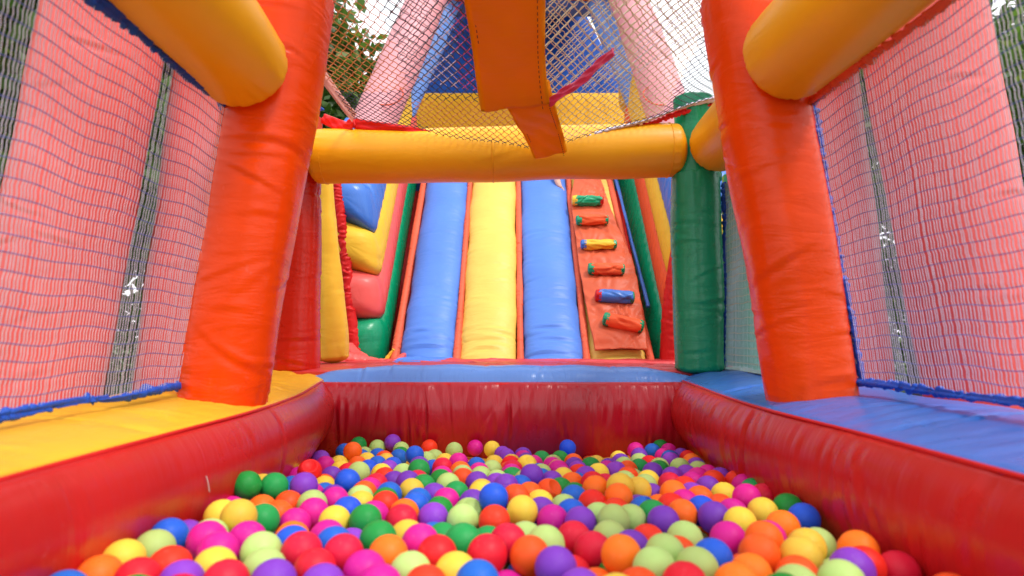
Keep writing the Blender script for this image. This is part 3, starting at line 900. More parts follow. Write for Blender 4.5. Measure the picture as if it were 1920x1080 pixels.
# striped side walls: tubes parallel to the deck, cut square at the foot
def sidewall(sgn):
    cols = ['green', 'rose' if sgn < 0 else 'coral', 'yellow', 'blue']
    # inner-face height lines at Y=4.39 and x positions (distance from slide axis)
    hz = [-.22, .12, .41, .706, 1.03]
    xi = [.935 if sgn < 0 else .87, .96, .985, 1.02, 1.06]
    sh = [0, 0, .29, .47, .5]
    Yf = 4.39
    for k in range(4):
        m = M[cols[k]] if sgn < 0 else M[cols[k]]
        x0, x1 = xi[k], xi[k + 1]
        wid = .36
        z0, z1 = hz[k], hz[k + 1]
        nu, nL = 40, 110
        # rounded rectangle cross-section in (across, up) at constant Y
        th = np.linspace(0, 2 * math.pi, nu, endpoint=False)
        ss = np.linspace(0, [1.38, 1.45, 1.70, .42][k], nL)
        G = np.zeros((nL + 8, nu, 3))
        cz = (z0 + z1) / 2; hh = (z1 - z0) / 2
        for i in range(nL + 8):
            if i < 8:
                q = math.cos(i / 8 * math.pi / 2); e = math.sin(max(i, .35) / 8 * math.pi / 2) ** .62; s = -.17 * q
            else:
                e = 1; s = ss[i - 8]
            for j, t in enumerate(th):
                c, s_ = math.cos(t), math.sin(t)
                kk = (abs(c) ** 8 + abs(s_) ** 8) ** (-1 / 8)
                tap = 1.0 if s < .3 else max(.3, 1 - (s - .3) * 1.2)
                dx, dz = c * kk * wid / 2 * e, s_ * kk * hh * e
                bulge = .022 * (1 - min(1, abs(s_ * kk)) ** 2)
                if s_ * kk < 1: dx += np.sign(c) * bulge * e
                xx = (x0 + x1) / 2 + (wid / 2 + dx) * tap + (dz / hh) * (x1 - x0) / 2
                Y = Yf + s
                tt = (dz / hh + 1) / 2
                z = cz + dz * 1.07 + 1.21 * max(s, -.0) + (sh[k] * (1 - tt) + sh[k + 1] * tt) * (wid / 2 + dx) * .8
                if k == 0 and z < -.2: z = -.2 + (z + .2) * .1
                G[i, j] = (SX + sgn * xx, Y, CZ + z)
        S = np.concatenate([-.17 * np.cos(np.arange(8) / 8 * math.pi / 2), ss * 1.57])
        B = np.outer(S, np.ones(nu)); A = np.outer(np.ones(nL + 8), th * .25)
        D = folds(A, B, 40, .004, .012, .06, slant=.4, along='a', seed=300 + k)
        D += gathers(A, np.abs(B + .02), .028, .010, .06, 320 + k + (0 if sgn < 0 else 9))
        D += .0015 * np.sin(B * 60)
        grid_surface('wall_stripe', G, m, slide, True, D)
sidewall(-1); sidewall(1)
def stube(name, pts, radii, m, seed, **kw):
    d = dict(nS=48, step=.010, end_len=.4, nf=20, famp=.005, fw=.012, fl=.07, along='a', low=.004, gat=.006, seed=seed)
    d.update(kw)
    return tube(name, pts, radii, M[m], slide, **d)
# ruffled red edging in front of the left wall, red front of the right wall
stube('wall_edging', [P(629, 330, 4.22), P(643, 450, 4.24), P(654, 570, 4.24), P(668, 690, 4.24)], [.032, .034, .036, .05], 'deep_red', 401, nf=140, famp=.009, fw=.009, fl=.03, nS=30, step=.005)
stube('wall_edging', [P(1280, 470, 4.2), P(1272, 560, 4.2), P(1268, 700, 4.2)], [.075, .10, .11], 'deep_red', 403, nf=120, famp=.008, fw=.010, fl=.05)
# yellow pillar beside the back left post
stube('front_pillar', [P(608, 262, 3.62), P(611, 350, 3.62), P(618, 500, 3.62), P(626, 668, 3.62)], [.034, .044, .066, .090], 'yellow', 405, sq=2.3, nf=12, famp=.003, step=.012)
stube('front_pillar', [P(1330, 262, 3.75), P(1330, 350, 3.75), P(1330, 500, 3.75), P(1330, 668, 3.75)], [.055, .058, .082, .092], 'yellow', 406, sq=2.3, nf=12, famp=.003, step=.012)
# leaning uprights above the beam
stube('leaning_upright', [P(660, 345, 4.95), P(697, 240, 5.15), P(755, 108, 5.4), P(800, 0, 5.7), P(830, -60, 6.0)], [.17, .18, .18, .17, .16], 'flare_pink', 411, step=.02, gat=.004)
stube('leaning_upright', [P(728, 330, 5.5), P(750, 235, 5.7), P(800, 108, 6.0), P(845, 0, 6.3), P(880, -60, 6.5)], [.085, .10, .12, .12, .12], 'flare_blue', 412, step=.02, gat=.004)
stube('leaning_upright', [P(1292, 345, 4.95), P(1262, 240, 5.15), P(1218, 108, 5.4), P(1178, 0, 5.7), P(1150, -60, 6.0)], [.17, .18, .18, .17, .16], 'flare_pink', 413, step=.02, gat=.004)
stube('leaning_upright', [P(1236, 330, 5.5), P(1210, 235, 5.7), P(1164, 108, 6.0), P(1118, 0, 6.3), P(1085, -60, 6.5)], [.085, .10, .12, .12, .12], 'flare_blue', 414, step=.02, gat=.004)
stube('top_bolster', [P(800, -30, 6.2), P(980, -40, 6.2), P(1150, -30, 6.2)], [.2, .2, .2], 'coral', 415, step=.02)
# raised discs on the red uprights
def disc(u, v, Y, r, seed):
    c = P(u, v, Y)
    th = np.linspace(0, 2 * math.pi, 41)
    ln = np.stack([c[0] + r * np.cos(th), c[1] + np.sin(th) * r * .55, c[2] + r * np.sin(th) * .85], 1)
    v_, f_ = strands([ln], .006, 6)
    link_mesh('round_seam', v_, f_, M['salmon'], slide)
disc(694, 262, 4.97, .13, 1); disc(726, 178, 5.1, .13, 2); disc(1262, 262, 4.97, .13, 3); disc(1236, 178, 5.1, .13, 4)
# platform, yellow back panel, blue shelter behind it
pad('platform', P(745, 312, 5.9), P(1195, 312, 5.9), np.array([1.2, 7.0, CZ + 1.86]), np.array([-1.05, 7.0, CZ + 1.86]), .25, M['blue'], slide, (40, 40), .03, ruf=.005, seed=5)
back_yellow = pvc('vinyl_back_panel', (.92, .47, .02), .4, wr=.3)
pad('back_panel', np.array([-1.22, 6.92, CZ + 1.85]), np.array([1.42, 6.92, CZ + 1.85]), np.array([1.35, 6.95, CZ + 2.70]), np.array([-1.15, 6.95, CZ + 2.70]), .2, back_yellow, slide, (120, 50), .06,
    lambda A, B, lu, lv: folds(A, B, 40, .01, .02, .12, along='b', seed=77), ruf=.012, rsp=.06, seed=8)
pad('shelter_wall', np.array([-1.2, 7.05, CZ + 2.5]), np.array([1.4, 7.05, CZ + 2.5]), np.array([.7, 7.1, CZ + 4.0]), np.array([-.5, 7.1, CZ + 4.0]), .2, M['navy'], slide, (80, 50), .08,
    lambda A, B, lu, lv: folds(A, B, 40, .012, .02, .2, along='b', seed=78), ruf=.012, rsp=.06, seed=9)
pad('shelter_roof', np.array([-.75, 6.2, CZ + 3.35]), np.array([.95, 6.2, CZ + 3.35]), np.array([.8, 7.3, CZ + 4.2]), np.array([-.6, 7.3, CZ + 4.2]), .15, M['blue'], slide, (30, 30), .05, seed=10)
stube('yellow_bolster', [P(757, 205, 6.35), P(770, 190, 6.35), P(782, 150, 6.3)], [.09, .10, .05], 'yellow', 421, step=.02)
stube('yellow_bolster', [P(1192, 210, 6.35), P(1180, 195, 6.35), P(1168, 162, 6.3)], [.09, .10, .05], 'yellow', 422, step=.02)
# body of the slide behind and below the deck
stube('slide_body', [dk(.02, 4.6, -.45), dk(.02, 5.3, -.5), dk(.02, 6.0, -.5)], [.36, .40, .4], 'deep_red', 431, aspect=2.1, step=.04, nf=0)
pad('rear_body', np.array([-1.2, 6.0, .02]), np.array([1.36, 6.0, .02]), np.array([1.36, 6.0, CZ + 1.8]), np.array([-1.2, 6.0, CZ + 1.8]), .9, M['deep_red'], slide, (20, 20), .03)
# outer shell of the slide on both sides down to the ground
for sg, xo in ((-1, -1.32), (1, 1.50)):
    pad('outer_side', np.array([xo, 4.5, .0]), np.array([xo, 6.9, .0]), np.array([xo, 6.9, CZ + 1.0]), np.array([xo, 4.5, CZ + .3]), .06, M['coral'], slide, (30, 30), .05 * -sg, ruf=.01, rsp=.08)
# red threshold sheet between the pit and the slide
def df(A, B, lu, lv):
    d = folds(A, B, 40, .016, .022, .28, along='a', slant=.10, seed=501)
    return d + folds(A, B, 20, .01, .015, .2, along='a', slant=.25, seed=502)
pad('threshold_sheet', H(-1.12, 3.03, .168), H(1.18, 3.03, .168), H(1.25, 4.28, .165), H(-1.2, 4.28, .165), .06, pvc('vinyl_threshold', (.66, .05, .06), .3, wr=.3, stretch=(1, 6, 1), spec=.6), slide, (200, 110), .018, df, edge=6)
def df2(A, B, lu, lv): return folds(A, B, 26, .008, .012, .12, along='a', slant=.15, seed=505)
pad('lane_foot', H(-.68, 3.45, .160), H(-.36, 3.75, .168), H(-.365, 4.27, .150), H(-.745, 4.27, .150), .03, M['lane_blue'], slide, (50, 60), .02, df2, edge=5)
# red apron at the foot of the left wall
stube('wall_apron', [P(652, 676, 3.98), P(690, 680, 3.98), P(735, 684, 3.96), P(756, 668, 4.1)], [.05, .035, .03, .025], 'rose', 507, nf=70, famp=.006, fw=.008, fl=.03)
stube('wall_apron', [P(655, 650, 4.18), P(668, 668, 4.1), P(690, 684, 3.98)], [.03, .045, .045], 'rose', 508, nf=50, famp=.006, fw=.008, fl=.03)
stube('wall_piping', [P(700, 684, 4.22), P(722, 676, 4.2), P(738, 655, 4.2)], [.018, .018, .014], 'yellow', 509, nf=30, famp=.004, fw=.006, fl=.02)

# ladder panel and rungs
def ladder_pt(u, v, n):
    """point on the ladder plane (deck raised by n) seen at picture position (u, v)"""
    a, b = (u - 960.0) / F, (540.0 - v) / F
    cp, sp = math.cos(PITCH), math.sin(PITCH)
    d = np.array([a, cp - b * sp, sp + b * cp]); d /= d[1]
    m = 1.19; k = 1 / math.hypot(1, m)
    p0 = dk(0, 4.22, n)
    nrm = np.array([0, -m * k, k])
    t = np.dot(p0 - np.array([0, 0, CZ]), nrm) / np.dot(d, nrm)
    return np.array([0, 0, CZ]) + d * t
LQ = [(655, 1116, 1214), (600, 1104, 1207), (545, 1094, 1198), (495, 1085, 1188), (450, 1080, 1170), (410, 1074, 1152), (370, 1071, 1138), (340, 1076, 1128), (310, 1080, 1118)]
rows = 150; colsn = 50
L0 = catmull([ladder_pt(a, v, .10) for v, a, b in LQ], rows)
L1 = catmull([ladder_pt(b, v, .10) for v, a, b in LQ], rows)
uu = np.linspace(0, 1, colsn)
G = L0[:, None, :] * (1 - uu)[None, :, None] + L1[:, None, :] * uu[None, :, None]
Bl = np.concatenate([[0], np.cumsum(np.linalg.norm(np.diff(L0, axis=0), axis=1))])
A = np.outer(np.ones(rows), uu * .34); B = np.outer(Bl, np.ones(colsn))
D = folds(A, B, 60, .008, .016, .11, along='b', slant=.5, seed=601) + folds(A, B, 26, .010, .02, .13, along='a', slant=.4, seed=602)
for k_ in range(6):
    D += .012 * np.exp(-((B - (.13 + k_ * .245)) / .05) ** 2)
nrm = np.array([0, -1.19, 1]) / math.hypot(1, 1.19)
Gt = G + nrm * (D + .012 * np.sin(math.pi * uu)[None, :])[..., None]
Gb = Gt - nrm * .012
Gc = np.concatenate([Gt, Gb[:, ::-1]], axis=1)
grid_surface('ladder_panel', Gc, pvc('vinyl_ladder_brick', (.64, .12, .055), .36, wr=.4), slide, True)
rungs = [((1079, 376), (1127, 376), 10.5, 'green', 'yellow', 0), ((1087, 413), (1136, 412), 10, 'coral', 'green', 1), ((1096, 458), (1152, 458), 9.5, 'yellow', 'blue', 2),
         ((1110, 504), (1166, 505), 11.5, 'coral', 'green', 3), ((1124, 554), (1184, 558), 12.5, 'blue', 'deep_red', 4), ((1139, 599), (1201, 612), 13.5, 'coral', 'green', 5)]
for (a, b, rpx, m, mc, k_) in rungs:
    p, q = ladder_pt(*a, .145), ladder_pt(*b, .145)
    R_ = rpx / F * p[1]
    body = tube('ladder_rung', [p, (p + q) / 2, q], [R_, R_ * 1.0, R_ * .95], M[m], slide, nS=40, step=.004, end_len=.25, nf=26, famp=.008, fw=.009, fl=.06,
                along='b', gat=.007, gsp=.014, gln=.02, low=.002, seed=620 + k_)
    d = (q - p) / np.linalg.norm(q - p)
    tube('end_cap', [p - d * .020, p + d * .008], [R_ * .93, R_ * 1.03], M[mc], body, nS=40, step=.003, end_len=.3, nf=10, famp=.004, fw=.006, fl=.02,
         along='b', gat=.006, gsp=.010, gln=.03, low=.001, seed=640 + k_)
    tube('end_cap', [q - d * .004, q + d * .010], [R_ * .98, R_ * .90], M['green' if m != 'green' else 'deep_red'], body, nS=40, step=.003, end_len=.3, nf=0,
         gat=.005, gsp=.010, gln=.03, low=.001, seed=660 + k_)

# ------------------------------------------------------------ child sitting high on the right blue lane (only one foot shows below the beam)
skin = plain('skin', (.82, .52, .42), .5, .1, 40)
cloth_b = plain('cloth_dark_blue', (.02, .03, .10), .9, .3, 90)
cloth_w = plain('cloth_white', (.7, .68, .65), .9, .3, 90)
hair_m = plain('hair_brown', (.06, .035, .02), .6, .4, 80)
def skin_body(name, joints, edges, mat, parent, sub=2):
    me = bpy.data.meshes.new(name)
    base = np.array(parent['base'])
    me.from_pydata([tuple(np.array(j[0]) - base) for j in joints], edges, [])
    o = bpy.data.objects.new(name, me); C.objects.link(o); o.parent = parent; o['base'] = parent['base']
    me.materials.append(mat)
    md = o.modifiers.new('skin', 'SKIN')
    for i, j in enumerate(joints):
        me.skin_vertices[0].data[i].radius = (j[1], j[2] if len(j) > 2 else j[1])
    me.skin_vertices[0].data[0].use_root = True
    s = o.modifiers.new('sub', 'SUBSURF'); s.levels = sub; s.render_levels = sub
    md.use_smooth_shade = True
    return o
person = empty('person', tuple(dk(.20, 5.7, .08)), 'barefoot child in dark blue trousers lying back on the right blue lane', 'person')
hip = dk(.22, 5.62, .15); chest = dk(.20, 5.77, .17); neck = dk(.19, 5.86, .18); 
footR = ladder_pt(1047, 341, .09); 
ank = ladder_pt(1043, 333, .13)
kneeR = (hip + ank) / 2 + [.02, -.04, .035]
ank2 = dk(.09, 5.53, .12); knee2 = (hip + ank2) / 2 + [-.02, -.05, .05]
jt = [(hip, .085, .07), (chest, .085, .07), (neck, .035), (neck + [0, .03, .05], .03),
      (hip + [.05, 0, 0], .055), (kneeR, .038), (ank + [0, .01, .01], .022),
      (hip - [.05, 0, 0], .055), (knee2, .038), (ank2, .022),
      (chest + [.10, .02, .04], .03), (chest + [.17, -.05, -.04], .022), (chest + [.19, -.13, -.09], .017),
      (chest + [-.10, .02, .04], .03), (chest + [-.15, -.06, -.02], .022), (chest + [-.16, -.14, -.09], .017),
      (ank2 + [0, -.01, -.02], .02), (ank2 + [-.01, -.055, -.02], .018)]
skin_body('body', jt, [(0, 1), (1, 2), (2, 3), (0, 4), (4, 5), (5, 6), (0, 7), (7, 8), (8, 9), (1, 10), (10, 11), (11, 12), (1, 13), (13, 14), (14, 15), (9, 16), (16, 17)], skin, person)
# trousers and shirt
skin_body('trousers', [(hip, .095, .08), (hip + [.055, 0, 0], .062), (kneeR, .045), (kneeR * .25 + ank * .75, .034), (hip - [.055, 0, 0], .062), (knee2, .045), (knee2 * .25 + ank2 * .75, .034)],
          [(0, 1), (1, 2), (2, 3), (0, 4), (4, 5), (5, 6)], cloth_b, person)
skin_body('shirt', [(chest, .095, .08), (hip * .7 + chest * .3, .092, .078), (chest + [.10, .02, .04], .038), (chest + [.15, -.03, -.01], .03), (chest + [-.10, .02, .04], .038), (chest + [-.14, -.03, .0], .03)],
          [(0, 1), (0, 2), (2, 3), (0, 4), (4, 5)], cloth_w, person)
# head with face, hair
def ellipsoid(name, c, r, m, parent, f=None, n=(20, 28)):
    th = np.linspace(0.02, math.pi - .02, n[0]); ph = np.linspace(0, 2 * math.pi, n[1], endpoint=False)
    G = np.zeros((n[0], n[1], 3))
    for i, t in enumerate(th):
        for j, p_ in enumerate(ph):
            d = np.array([math.sin(t) * math.cos(p_), math.sin(t) * math.sin(p_), math.cos(t)])
            k = f(d) if f else 1
            G[i, j] = np.array(c) + d * np.array(r) * k
    return grid_surface(name, G, m, parent, True)
hc = neck + [0, .03, .09]
def headf(d):
    k = 1.0
    k += .16 * math.exp(-((d[0]) / .12) ** 2 - ((d[2] + .05) / .16) ** 2) * (d[1] < 0)   # nose
    k -= .05 * math.exp(-((abs(d[0]) - .35) / .15) ** 2 - ((d[2] - .1) / .12) ** 2) * (d[1] < 0)
    return k
ellipsoid('head', hc, (.062, .07, .08), skin, person, headf)
ellipsoid('hair', hc + [0, .012, .012], (.067, .073, .080), hair_m, person, lambda d: 1.0 if d[1] > -.35 or d[2] > .45 else .86)
for s_ in (-1, 1):
    ellipsoid('eye', hc + [s_ * .022, -.060, .008], (.007, .006, .005), plain('eye_dark', (.02, .02, .02), .2), person, n=(8, 10))
    ellipsoid('ear', hc + [s_ * .062, 0, 0], (.008, .015, .02), skin, person, n=(8, 10))
# visible foot: heel, instep and five toes pointing down the slope
tip = ladder_pt(1053, 362, .045)
heel = ank + [0, .02, -.02]
fd = (tip - ank); side = np.array([1.0, 0, 0])
toes = []
ed = [(0, 1), (1, 2)]
jf = [(ank * .8 + kneeR * .2, .024), (ank, .027), (ank + fd * .45, .030, .024)]
for t in range(5):
    off = (t - 2) * .0115
    b0 = ank + fd * .72 + side * off
    b1 = ank + fd * (1.0 - abs(t - .8) * .035) + side * off * 1.2
    jf.append((b0, .0085)); jf.append((b1, .0062 if t else .0085))
    ed.append((2, 3 + 2 * t)); ed.append((3 + 2 * t, 4 + 2 * t))
skin_body('foot', jf, ed, skin, person)
for s_, c_ in ((1, chest + [.19, -.13, -.09]), (-1, chest + [-.16, -.14, -.09])):
    jh = [(c_, .014), (c_ + [0, -.02, -.012], .016, .010)]; eh = [(0, 1)]
    for t in range(5):
        o_ = (t - 2) * .0075
        ln_ = [.018, .027, .030, .027, .020][t]
        jh.append((c_ + [o_, -.038, -.016], .0045)); jh.append((c_ + [o_ * 1.2 - (s_ * .008 if t == (0 if s_ > 0 else 4) else 0), -.038 - ln_, -.024], .0038))
        eh += [(1, 2 + 2 * t), (2 + 2 * t, 3 + 2 * t)]
    skin_body('hand', jh, eh, skin, person)

# ------------------------------------------------------------ balls
BR = .035
RAW = {
370: """G 350 735 390;Y 490 690 340;R 590 720 270;G 825 785 330;M 490 925 250;M 645 890 240;O 780 930 300;L 590 990 310;Y 285 1010 400;Y 450 1110 420;G 890 1060 370;O 1090 890 320;M 1160 1020 310;O 1020 1000 290;B 1130 670 230;G 1070 730 220;B 1020 760 200;L 1040 830 220;M 1180 570 180;Y 1215 520 170;P 1260 850 250""",
560: """R 165 510 335;M 315 400 220;P 350 355 190;B 545 240 210;G 712 155 205;L 780 280 160;O 588 300 220;P 1068 145 205;L 990 220 140;L 1220 220 190;G 1215 280 170;B 1185 310 180;O 1020 330 180;B 905 300 150;B 780 310 170;Y 800 345 190;O 760 400 180;Y 1040 365 180;B 1090 410 200;B 905 400 150;B 830 450 200;P 1070 455 170;Y 1000 500 240;R 1025 555 240;R 950 635 240;L 715 490 300;P 500 590 260;B 540 640 305;Y 510 470 190;R 570 490 170;Y 460 350 130;M 820 690 250;O 770 760 210;L 780 790 210;P 390 540 150;O 330 610 150;Y 290 650 150;B 370 720 180;P 400 800 200;M 135 780 260;P 60 850 230;L 180 890 330;M 340 870 210;Y 700 860 300;B 580 950 340;B 1100 760 240;G 960 820 230;R 1030 870 330;M 910 1010 310;G 770 1100 300;Y 430 1070 360;P 1200 620 250;L 1230 500 200;O 1240 990 320;M 30 1000 280""",
750: """B 175 275 250;G 225 455 270;P 265 420 240;R 350 200 180;L 645 225 200;M 895 205 185;Y 1098 205 200;P 1235 280 160;L 400 320 170;L 330 340 190;B 360 440 130;Y 535 370 190;R 505 430 240;M 745 375 225;O 715 475 210;L 745 520 210;B 905 400 150;M 945 490 190;L 945 540 230;P 945 610 260;Y 1140 390 215;L 1137 460 220;L 1180 590 220;P 1200 650 240;O 660 570 235;M 505 540 150;G 420 580 150;R 365 585 120;L 510 670 280;G 290 690 200;Y 170 710 280;P 30 620 200;B 260 820 290;B 180 890 330;P 430 790 200;M 570 820 290;G 730 740 220;P 840 830 250;Y 1053 785 300;P 1215 750 160;Y 910 730 170;L 900 950 280;L 740 1050 320;G 450 980 250;P 410 1010 230;R 70 1040 340;O 1200 920 220;L 1120 1040 300;R 1140 1090 300;B 1240 970 160""",
940: """B 790 190 200;P 70 290 160;M 260 325 190;P 235 290 180;G 480 330 180;G 700 330 200;Y 90 380 170;R 100 410 150;M 400 390 160;P 275 360 150;Y 293 430 235;L 600 390 180;M 620 420 160;Y 670 450 180;M 690 490 170;M 700 530 180;B 520 470 190;L 500 510 190;B 510 580 170;P 670 600 200;B 770 590 170;Y 740 560 150;O 860 370 170;P 900 420 160;P 910 470 160;R 910 490 180;P 910 570 140;Y 1130 390 160;G 1080 430 230;Y 1090 510 240;R 1030 660 240;R 1220 640 150;L 340 590 230;B 300 660 230;P 400 650 260;B 545 640 120;G 700 700 230;O 660 750 280;O 820 640 150;G 890 770 200;B 920 820 190;B 1220 750 200;O 1240 790 160;O 310 780 250;Y 500 870 290;P 460 930 240;Y 150 870 270;Y 265 1000 310;O 60 920 190;B 60 970 130;M 560 1040 260;B 850 990 320;L 750 900 220;R 1110 880 280;G 1180 850 200;P 1050 1080 310;L 1230 1060 200;R 100 460 130;O 130 450 140;M 120 510 140;G 110 560 130;O 140 620 140;P 40 740 150""",
1130: """M 430 235 190;P 435 290 180;G 690 210 170;M 730 250 160;B 613 250 185;M 770 300 170;B 800 320 150;P 810 350 150;P 910 300 140;R 1000 320 160;O 1065 370 210;P 1100 420 180;L 1140 470 190;M 1200 520 180;M 1240 560 160;Y 190 330 190;P 230 370 190;L 285 420 200;G 330 440 150;P 40 430 150;M 60 460 140;P 185 500 245;L 480 380 170;R 530 390 180;L 680 420 220;G 680 470 180;L 900 430 220;P 530 520 220;P 850 540 250;P 1060 530 140;M 1080 610 180;Y 480 600 220;L 540 620 230;R 735 645 250;R 960 690 230;P 1040 760 270;P 1255 670 270;B 165 680 180;G 300 750 280;P 345 860 220;B 515 900 300;P 560 760 130;O 745 790 270;M 990 860 280;O 900 960 270;R 170 930 280;O 300 900 180;L 300 1060 300;P 570 1060 260;B 1110 960 260;O 330 450 130;L 370 530 130;O 350 560 110;L 330 600 110;O 590 800 120;R 700 920 150;G 720 980 150;L 50 1080 300;Y 480 780 120;O 1180 850 160;Y 80 820 170;O 60 780 180""",
1320: """R 330 595 240;M 520 650 190;G 610 710 280;M 465 800 340;R 895 770 260;G 965 920 340;Y 740 960 230;Y 430 1090 320;P 120 560 190;O 140 860 260;Y 240 760 120;O 940 1140 280;B 1190 1040 180;P 90 1010 250;M 260 970 180;R 180 590 90"""}
DENTED = {(560, 165): 0, (750, 900): 1, (940, 660): 2, (1130, 515): 3}
ZS = 6.355
rec, rcol, rdent = [], [], []
for x0, txt in RAW.items():
    for it in txt.split(';'):
        c, a, b, d = it.split(); a, b, d = float(a), float(b), float(d)
        u, v = x0 + a / ZS, 810 + b / ZS
        # partly hidden balls read small: never believe a diameter below what the row allows
        slope = (v - HOR) / F
        Yh = .31 / max(slope - .0643, .05)
        Yd = 2 * BR * F * ZS / d
        Yd = min(max(Yd, Yh * .86), Yh * 1.08)
        Y = min(.55 * Yh + .45 * Yd, 2.80)
        rec.append(P(u, v, Y)); rcol.append(c); rdent.append(DENTED.get((x0, int(a)), -1))
rec = np.array(rec)
nrec = len(rec)
target = rec.copy()
r = np.random.default_rng(11)
fill = []
floor_z = CZ - FZ + .030 + BR
def surf_h(Y): return .31 + .0643 * max(Y, 1.3) + .004
lay = 0
z = floor_z
while z < CZ - .36:
    for iy, Y in enumerate(np.arange(.62, 2.80, .068)):
        for x in np.arange(-.72, .70, .079):
            xx = x + (.036 if (iy + lay) % 2 else 0) + r.normal(0, .006); yy = Y + r.normal(0, .006) + .02 * lay
            top = CZ - surf_h(yy)
            limit = top + (-.045 if yy > 1.34 else .045) + r.normal(0, .012)
            if z > limit: continue
            if yy > 2.22 and -.42 < xx < .56: continue
            if yy > 2.72: continue
            fill.append((xx, yy, z))
    z += .057; lay += 1
fill = np.array(fill)
# drop fillers that start inside a recorded ball
dd = np.linalg.norm(fill[:, None] - rec[None], axis=2).min(1)
fill = fill[dd > BR * 1.6]
pos = np.concatenate([rec, fill])
N = len(pos)
mob = np.concatenate([np.full(nrec, .35), np.ones(N - nrec)])
isrec = np.arange(N) < nrec
for itn in range(95):
    delta = pos[:, None] - pos[None]
    d2 = np.einsum('ijk,ijk->ij', delta, delta)
    I, J = np.where((d2 < (2 * BR) ** 2) & (d2 > 1e-10))
    k = I < J; I, J = I[k], J[k]
    dv = pos[I] - pos[J]; dl = np.linalg.norm(dv, axis=1, keepdims=True)
    push = (2 * BR - dl) * dv / dl
    wi, wj = mob[I][:, None], mob[J][:, None]
    mv = np.zeros_like(pos)
    np.add.at(mv, I, push * wi / (wi + wj) * .45); np.add.at(mv, J, -push * wj / (wi + wj) * .45)
    pos += mv
    pos[nrec:, 2] -= .0006
    if itn > 65: mob[:nrec] = .8
    if itn < 65: pos[:nrec] += (target - pos[:nrec]) * .08
    hh_ = CZ - pos[:, 2]
    bul = np.interp(hh_, [.28, .34, .39, .45, .52], [.06, .07, .055, .015, -.04]) - .004
    fac_ = np.interp(pos[:, 1], [1.35, 1.75, 2.2, 2.7], [.75, .75, .85, 1.0])
    bul = bul * np.where(bul > 0, fac_, 1) - np.where(isrec, .012, 0)
    sl = np.interp(pos[:, 1], SEAM_Y, SEAM[-1]) - bul; sr = np.interp(pos[:, 1], SEAM_Y, SEAM[1]) - bul
    pos[:, 0] = np.clip(pos[:, 0], -sl + BR, sr - BR)
    f_ = pos[nrec:]
    capz = CZ - (.31 + .0643 * np.maximum(f_[:, 1], 1.3)) + np.interp(f_[:, 1], [1.22, 1.36], [.022, -.026])
    pos[nrec:, 2] = np.minimum(f_[:, 2], np.maximum(capz, floor_z))
    pos[:, 1] = np.clip(pos[:, 1], .45, 2.865 - BR)
    pos[:, 2] = np.maximum(pos[:, 2], floor_z)
cols = rcol + list(r.choice(list('PROLYMBG'), N - nrec, p=[.17, .15, .13, .14, .12, .11, .10, .08]))
# project and find which balls show
cp, sp = math.cos(PITCH), math.sin(PITCH)
rel = pos - np.array([0, 0, CZ])
depth = rel[:, 1] * cp + rel[:, 2] * sp
pu = 960 + F * rel[:, 0] / depth
pv = 540 - F * (-rel[:, 1] * sp + rel[:, 2] * cp) / depth
pr = F * BR / depth
W_, H_ = 960, 540
zb = np.full((H_, W_), 1e9); idb = np.full((H_, W_), -1)
for i in np.argsort(-depth):
    if depth[i] < .2: continue
    cu, cv, rr_ = pu[i] / 2, pv[i] / 2, pr[i] / 2
    a0, a1 = int(max(0, cu - rr_)), int(min(W_ - 1, cu + rr_) + 1)
    b0, b1 = int(max(0, cv - rr_)), int(min(H_ - 1, cv + rr_) + 1)
    if a0 >= a1 or b0 >= b1: continue
    yy, xx = np.mgrid[b0:b1, a0:a1]
    msk = (xx - cu) ** 2 + (yy - cv) ** 2 < rr_ ** 2
    idb[b0:b1, a0:a1][msk] = i
cnt = np.bincount(idb[idb >= 0], minlength=N)
order = np.argsort(-cnt)
indiv = [i for i in order[:300] if cnt[i] > 4]
ind_set = set(indiv)
CN = dict(G=('green', (.012, .30, .055)), L=('lime', (.46, .66, .20)), Y=('yellow', (.86, .62, .06)), O=('orange', (.95, .14, .012)), R=('red', (.78, .012, .022)),
          B=('blue', (.015, .12, .68)), P=('purple', (.22, .045, .52)), M=('magenta', (.68, .012, .30)))
